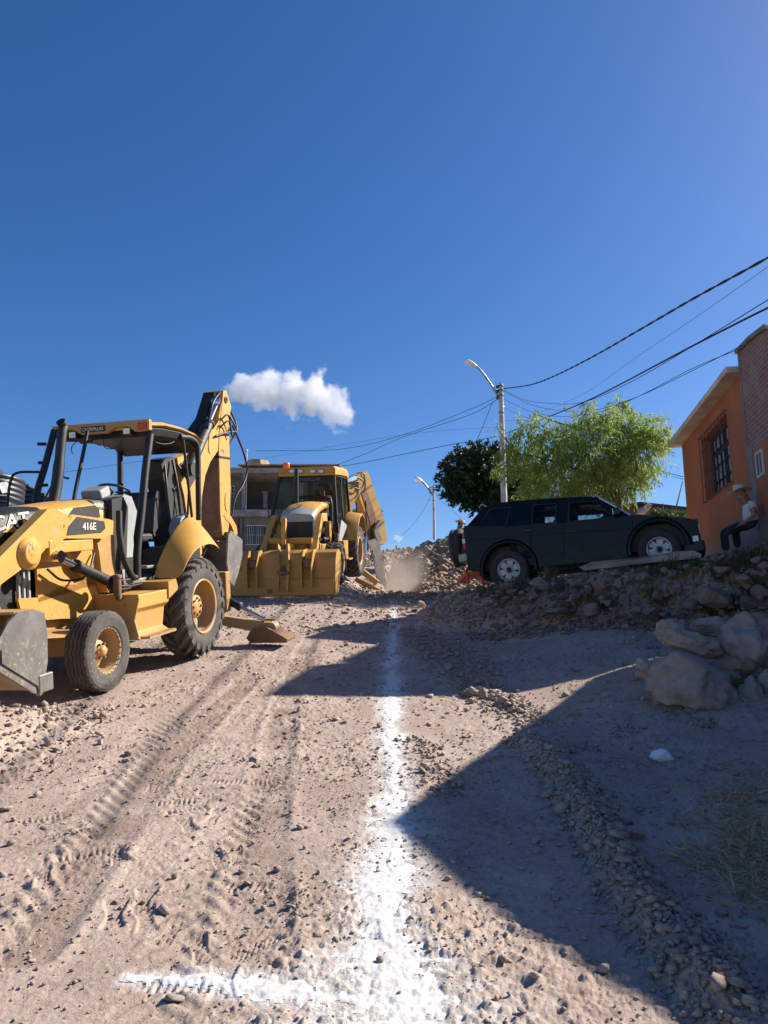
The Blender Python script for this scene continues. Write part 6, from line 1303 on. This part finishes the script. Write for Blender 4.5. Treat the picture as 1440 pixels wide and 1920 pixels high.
# the retaining bank under the parked car: stones one could count
slabp=[SV.pl(820+x*.3611,900+y*.3611,1,yy) for x,y,yy in((735,452,-.55),(800,425,-.6),(1050,402,-.62),(1230,372,-.62),(1330,366,-.62),(1372,385,-.62),(1368,405,-.62),(1290,412,-.62),(1080,432,-.62),(880,456,-.6),(765,470,-.55))]
sl_=MB(); sl_.prism([SV.w(p) for p in slabp],SV.M[:,1]*.5); tag(sl_.build('concrete_slab',m_conc,bevel=.02,seg=2),'long broken concrete slab lying on the rubble beside the suv front wheel','slab')
big=[(985,1075,28,20),(965,1090,14,10),(1010,1098,22,14),(1056,1058,12,11),(1083,1078,20,11),(1110,1090,14,10),(1085,1098,22,9),(1100,1108,18,8),(1125,1100,17,14),(1155,1078,10,8),(1138,1068,10,8),(1160,1095,13,10),(1210,1102,16,9),(1170,1122,10,14),(1152,1110,10,8),(1110,1145,22,13),(1050,1145,28,10),(1180,1090,12,9),(1205,1082,16,9),(1230,1118,12,9),(1222,1148,24,16),(1250,1060,22,11),(1290,1058,26,13),(1215,1065,18,10),(1352,1045,14,9),(1395,1040,18,12),(1425,1020,22,14),(1420,1050,18,10),(1355,1070,18,12),(1345,1125,44,30),(1400,1090,20,13),(1300,1130,20,14),(1270,1100,14,9),(1435,1060,16,12),(1310,1090,14,10),(1035,1120,14,9),(1000,1120,16,9),(930,1105,12,9),(945,1125,14,9),(1070,1125,12,8),(1140,1130,14,9),(1190,1145,14,9),(1265,1150,16,10),(1400,1130,22,14),(1430,1110,20,14),(1375,1015,10,8),(1405,1000,16,12),(1432,985,16,13)]
for i,(px,py,rx,ry) in enumerate(big):
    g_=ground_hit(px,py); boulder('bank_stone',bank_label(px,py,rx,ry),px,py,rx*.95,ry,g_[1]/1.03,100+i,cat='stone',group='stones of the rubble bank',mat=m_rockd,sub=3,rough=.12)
for i in range(170):
    px=random.uniform(905,1440);py=random.uniform(1062,1160)
    if px<1000 and py<1080: continue
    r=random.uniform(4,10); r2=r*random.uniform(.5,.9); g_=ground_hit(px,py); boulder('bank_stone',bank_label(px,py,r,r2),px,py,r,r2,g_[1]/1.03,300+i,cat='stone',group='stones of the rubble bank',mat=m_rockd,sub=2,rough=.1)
def scatter(name,n,xr,yr,med,sig,hi,mat,label,dens=None,tem=TEM,sink=.3,lo=.004):
    X=[];Y=[]
    while len(X)<n:
        m=n*2; x=RNG.uniform(*xr,m);y=RNG.uniform(*yr,m); k=np.abs(x)<.56*y+.3
        if dens is not None: k&=RNG.random(m)<dens(x,y)
        X+=list(x[k]);Y+=list(y[k])
    X=np.array(X[:n]);Y=np.array(Y[:n]); S=ln(n,med,sig,lo,hi); return cloud_of_stones(name,X,Y,S,mat,tem,label,'gravel',sink)
def ln(n,med,sig,lo,hi): return np.clip(np.exp(RNG.normal(math.log(med),sig,n)),lo,hi)
m_spoil=rock_mat('spoil_stone',(.30,.20,.15),(.22,.15,.115),(.42,.33,.27))
dn=lambda x,y: np.clip(.35+.65*ss(fbm(x*2.2,y*2.2,3,51),-.25,.35)-.5*ss(lime_mask(x,y),.2,.6),.03,1)*np.where(x<-.9,.45,1)
scatter('gravel',11000,(-3.4,3.4),(2.4,6.5),.0062,.6,.045,m_rock,'fine loose gravel strewn over the near dirt',dn)
scatter('gravel',12000,(-7,7),(6,13.5),.0105,.6,.07,m_rock,'loose gravel strewn over the middle of the dirt road',dn)
scatter('gravel',8000,(-5,5),(13,21),.024,.5,.10,m_rock,'coarse gravel on the upper road',lambda x,y:np.clip(.35+.6*ss(x,-.8,.6),0,1))
pr_=lambda x,y:np.clip(1-ss(pdist(x,y,ROW),.5,1.6),0,1)
scatter('rubble_row',3400,(.3,3.2),(2.4,7.6),.0125,.55,.065,m_rock,'row of loose rubble pushed up along the shaded side of the road',pr_,sink=.15)
tri=path_w([(790,1190,30),(850,1220,50),(900,1300,40),(960,1330,45),(1010,1360,30)]); tr2=path_w([(820,1145,18),(880,1148,14),(905,1150,10)]); tr3=path_w([(760,1385,15),(800,1400,20),(840,1490,25)])
scatter('rubble_scatter',2600,(-.2,3),(5,14.5),.017,.5,.09,m_rock,'broken rubble strewn right of the lime line',lambda x,y:np.clip(1-ss(np.minimum(pdist(x,y,tri),pdist(x,y,tr3)),.6,1.8),0,1),sink=.15)
scatter('rubble_scatter',420,(.5,3),(12,15.5),.04,.4,.12,m_rock,'pale sunlit stones near the crest beside the bank',lambda x,y:np.clip(1-ss(pdist(x,y,tr2),.6,1.6),0,1),sink=.1)
hp_=path_w([(880,1305,14),(910,1302,18),(950,1320,18),(975,1335,14)])
scatter('rubble_scatter',260,(0.5,2.2),(7.5,10),.035,.4,.085,m_rock,'small heap of pale sunlit stones right of the lime between the shadows',lambda x,y:np.clip(1-ss(pdist(x,y,hp_),.5,1.3),0,1),sink=.0)
scatter('rubble_berm',1300,(-5,-2.2),(4.2,8.4),.018,.55,.09,m_rock,'pale rubble heaped at the left edge below the loader bucket',lambda x,y:ss(-x,2.3,3.0),sink=.15)
scatter('rubble_crest',2600,(-.6,6),(18,23),.04,.5,.14,m_spoil,'stony spoil along the shaded crest of the road',lambda x,y:np.clip(ss(x,-.4,.8)+.2,0,1),sink=.2)
scatter('spoil_heap',9000,(.3,5.5),(20.5,33),.045,.6,.28,m_spoil,'steep heap of excavated stone and earth behind the suv',lambda x,y:ss(x,.3,1.0),sink=.2)
scatter('spoil_heap',1800,(-2.5,1.5),(34,46),.07,.45,.3,m_spoil,'far brown mound of spoil beyond the trench',None,sink=.2)
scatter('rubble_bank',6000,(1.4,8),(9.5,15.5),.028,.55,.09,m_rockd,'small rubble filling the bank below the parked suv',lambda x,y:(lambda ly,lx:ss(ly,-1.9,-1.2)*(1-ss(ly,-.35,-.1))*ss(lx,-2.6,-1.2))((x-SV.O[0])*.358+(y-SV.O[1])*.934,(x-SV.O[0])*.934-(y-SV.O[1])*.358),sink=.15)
# ---------------------------------------------------------------- weeds and dry grass
m_grs=leaf_mat('weed_leaf',(.075,.085,.035),(.15,.135,.07),.3); m_dry=leaf_mat('dry_straw',(.46,.34,.19),(.60,.47,.29),.25)
def tufts(name,label,spots,mat,cat,per=26,kind='stuff',flat=.0):
    PP=[];DD=[];LL=[]
    for (x,y,h,r) in spots:
        z=gz(x,y); n=per; a=RNG.uniform(0,6.28,n); rr=r*RNG.random(n)**.7; p=np.stack([x+rr*np.cos(a),y+rr*np.sin(a),np.full(n,z-.01)],1)
        d=np.stack([np.cos(a)*(.35+flat)*RNG.random(n),np.sin(a)*(.35+flat)*RNG.random(n),np.full(n,1-flat*.7)],1)+RNG.normal(size=(n,3))*.12; d/=np.linalg.norm(d,axis=1)[:,None]; PP.append(p);DD.append(d);LL.append(h*RNG.uniform(.5,1.15,n))
    P_=np.concatenate(PP);D_=np.concatenate(DD);L_=np.concatenate(LL)
    # bend each blade in two pieces by adding a drooping tip leaf
    P2=P_+D_*(L_*.8)[:,None]; D2=D_+RNG.normal(size=D_.shape)*.3-V(0,0,.35); D2/=np.linalg.norm(D2,axis=1)[:,None]
    o=leaves(name,np.concatenate([P_,P2]),np.concatenate([D_,D2]),np.concatenate([L_,L_*.5]),np.full(2*len(L_),.011)*np.concatenate([np.clip(L_/.2,.6,1.6)]*2),mat,None,None); return tag(o,label,cat,kind=kind)
def sp(pts,h,r,j=12):
    o=[]
    for px,py,n in pts:
        for _ in range(n):
            g_=ground_hit(px+random.uniform(-j*1.8,j*1.8),py+random.uniform(-j,j)); o.append((g_[0],g_[1],h*random.uniform(.6,1.2),r))
    return o
tufts('weeds','green and brown weeds sprouting from the rubble bank',sp([(1030,1075,9),(1045,1085,7),(960,1100,5),(1000,1110,8),(1060,1120,4),(1180,1075,7),(1230,1085,8),(1270,1080,10),(1300,1075,8),(1340,1085,8),(1380,1070,10),(1405,1075,10),(1430,1080,10),(1420,1120,9),(1380,1150,7),(1140,1150,5),(1080,1150,4),(920,1120,5),(1330,1150,5),(1240,1130,5),(960,1130,6),(1435,1050,6)],.20,.09),m_grs,'weeds',34)
tufts('dry_grass','dry straw-coloured grass tufts along the rubble bank',sp([(1010,1090,6),(1220,1110,8),(1290,1090,8),(1390,1090,9),(1430,1100,9),(1340,1140,6),(950,1115,5),(1100,1155,4),(1260,1140,5),(1000,1140,6),(1430,1040,4)],.17,.09),m_dry,'dry grass',26)
tufts('weeds','tall thin weed stalks growing beside the suv between the wheels',sp([(1037,1062,5)],.42,.05,4),m_grs,'weeds',14)
tufts('dry_straw','matted dry grass on the shaded ground at the right edge',sp([(1420,1500,16),(1390,1560,16),(1420,1620,18),(1350,1600,10),(1430,1680,10),(1400,1450,6),(1300,1560,5),(1340,1480,5),(1440,1560,10),(1400,1520,10),(1430,1590,12),(1380,1630,10)],.13,.12,32),m_dry,'dry grass',46,flat=1.3)
tufts('weeds','low weeds around the foot of the boulders',sp([(1280,1345,4),(1240,1200,4),(1340,1350,4),(1180,1380,4),(1120,1420,3),(1060,1275,5)],.06,.07,20),m_grs,'weeds',26,flat=.8)
# ---------------------------------------------------------------- dust over the trench
c=at(752,1085,23.5); mb=MB(); lo=V(-.35,21.0,G0(.3,20).item()-1.3); hi=V(1.5,27,c[2]+1.25); mb.box((lo+hi)/2,hi-lo)
g=NG('dust'); g.n.remove(g.p); nz=g.noise(1.1,4,.6); z_=g.sep()
fx=g.math('MULTIPLY',g.rng(z_[0],-.35,.25),g.rng(z_[0],1.5,.9)); fy=g.math('MULTIPLY',g.rng(z_[1],21,22.2),g.rng(z_[1],27,25)); fz=g.rng(z_[2],hi[2],hi[2]-2.1)
d=g.math('MULTIPLY',g.math('MULTIPLY',fx,fy),g.math('MULTIPLY',fz,g.rng(nz,.38,.62,.15,1))); pv=g.n.new('ShaderNodeVolumePrincipled'); pv.inputs['Color'].default_value=(.80,.70,.60,1); g.L(g.math('MULTIPLY',d,.55),pv.inputs['Density']); g.L(pv.outputs[0],g.out.inputs['Volume'])
tag(mb.build('dust_cloud',g.m),'pale dust rising from the trench between the far loader and spoil heap','dust',kind='stuff')
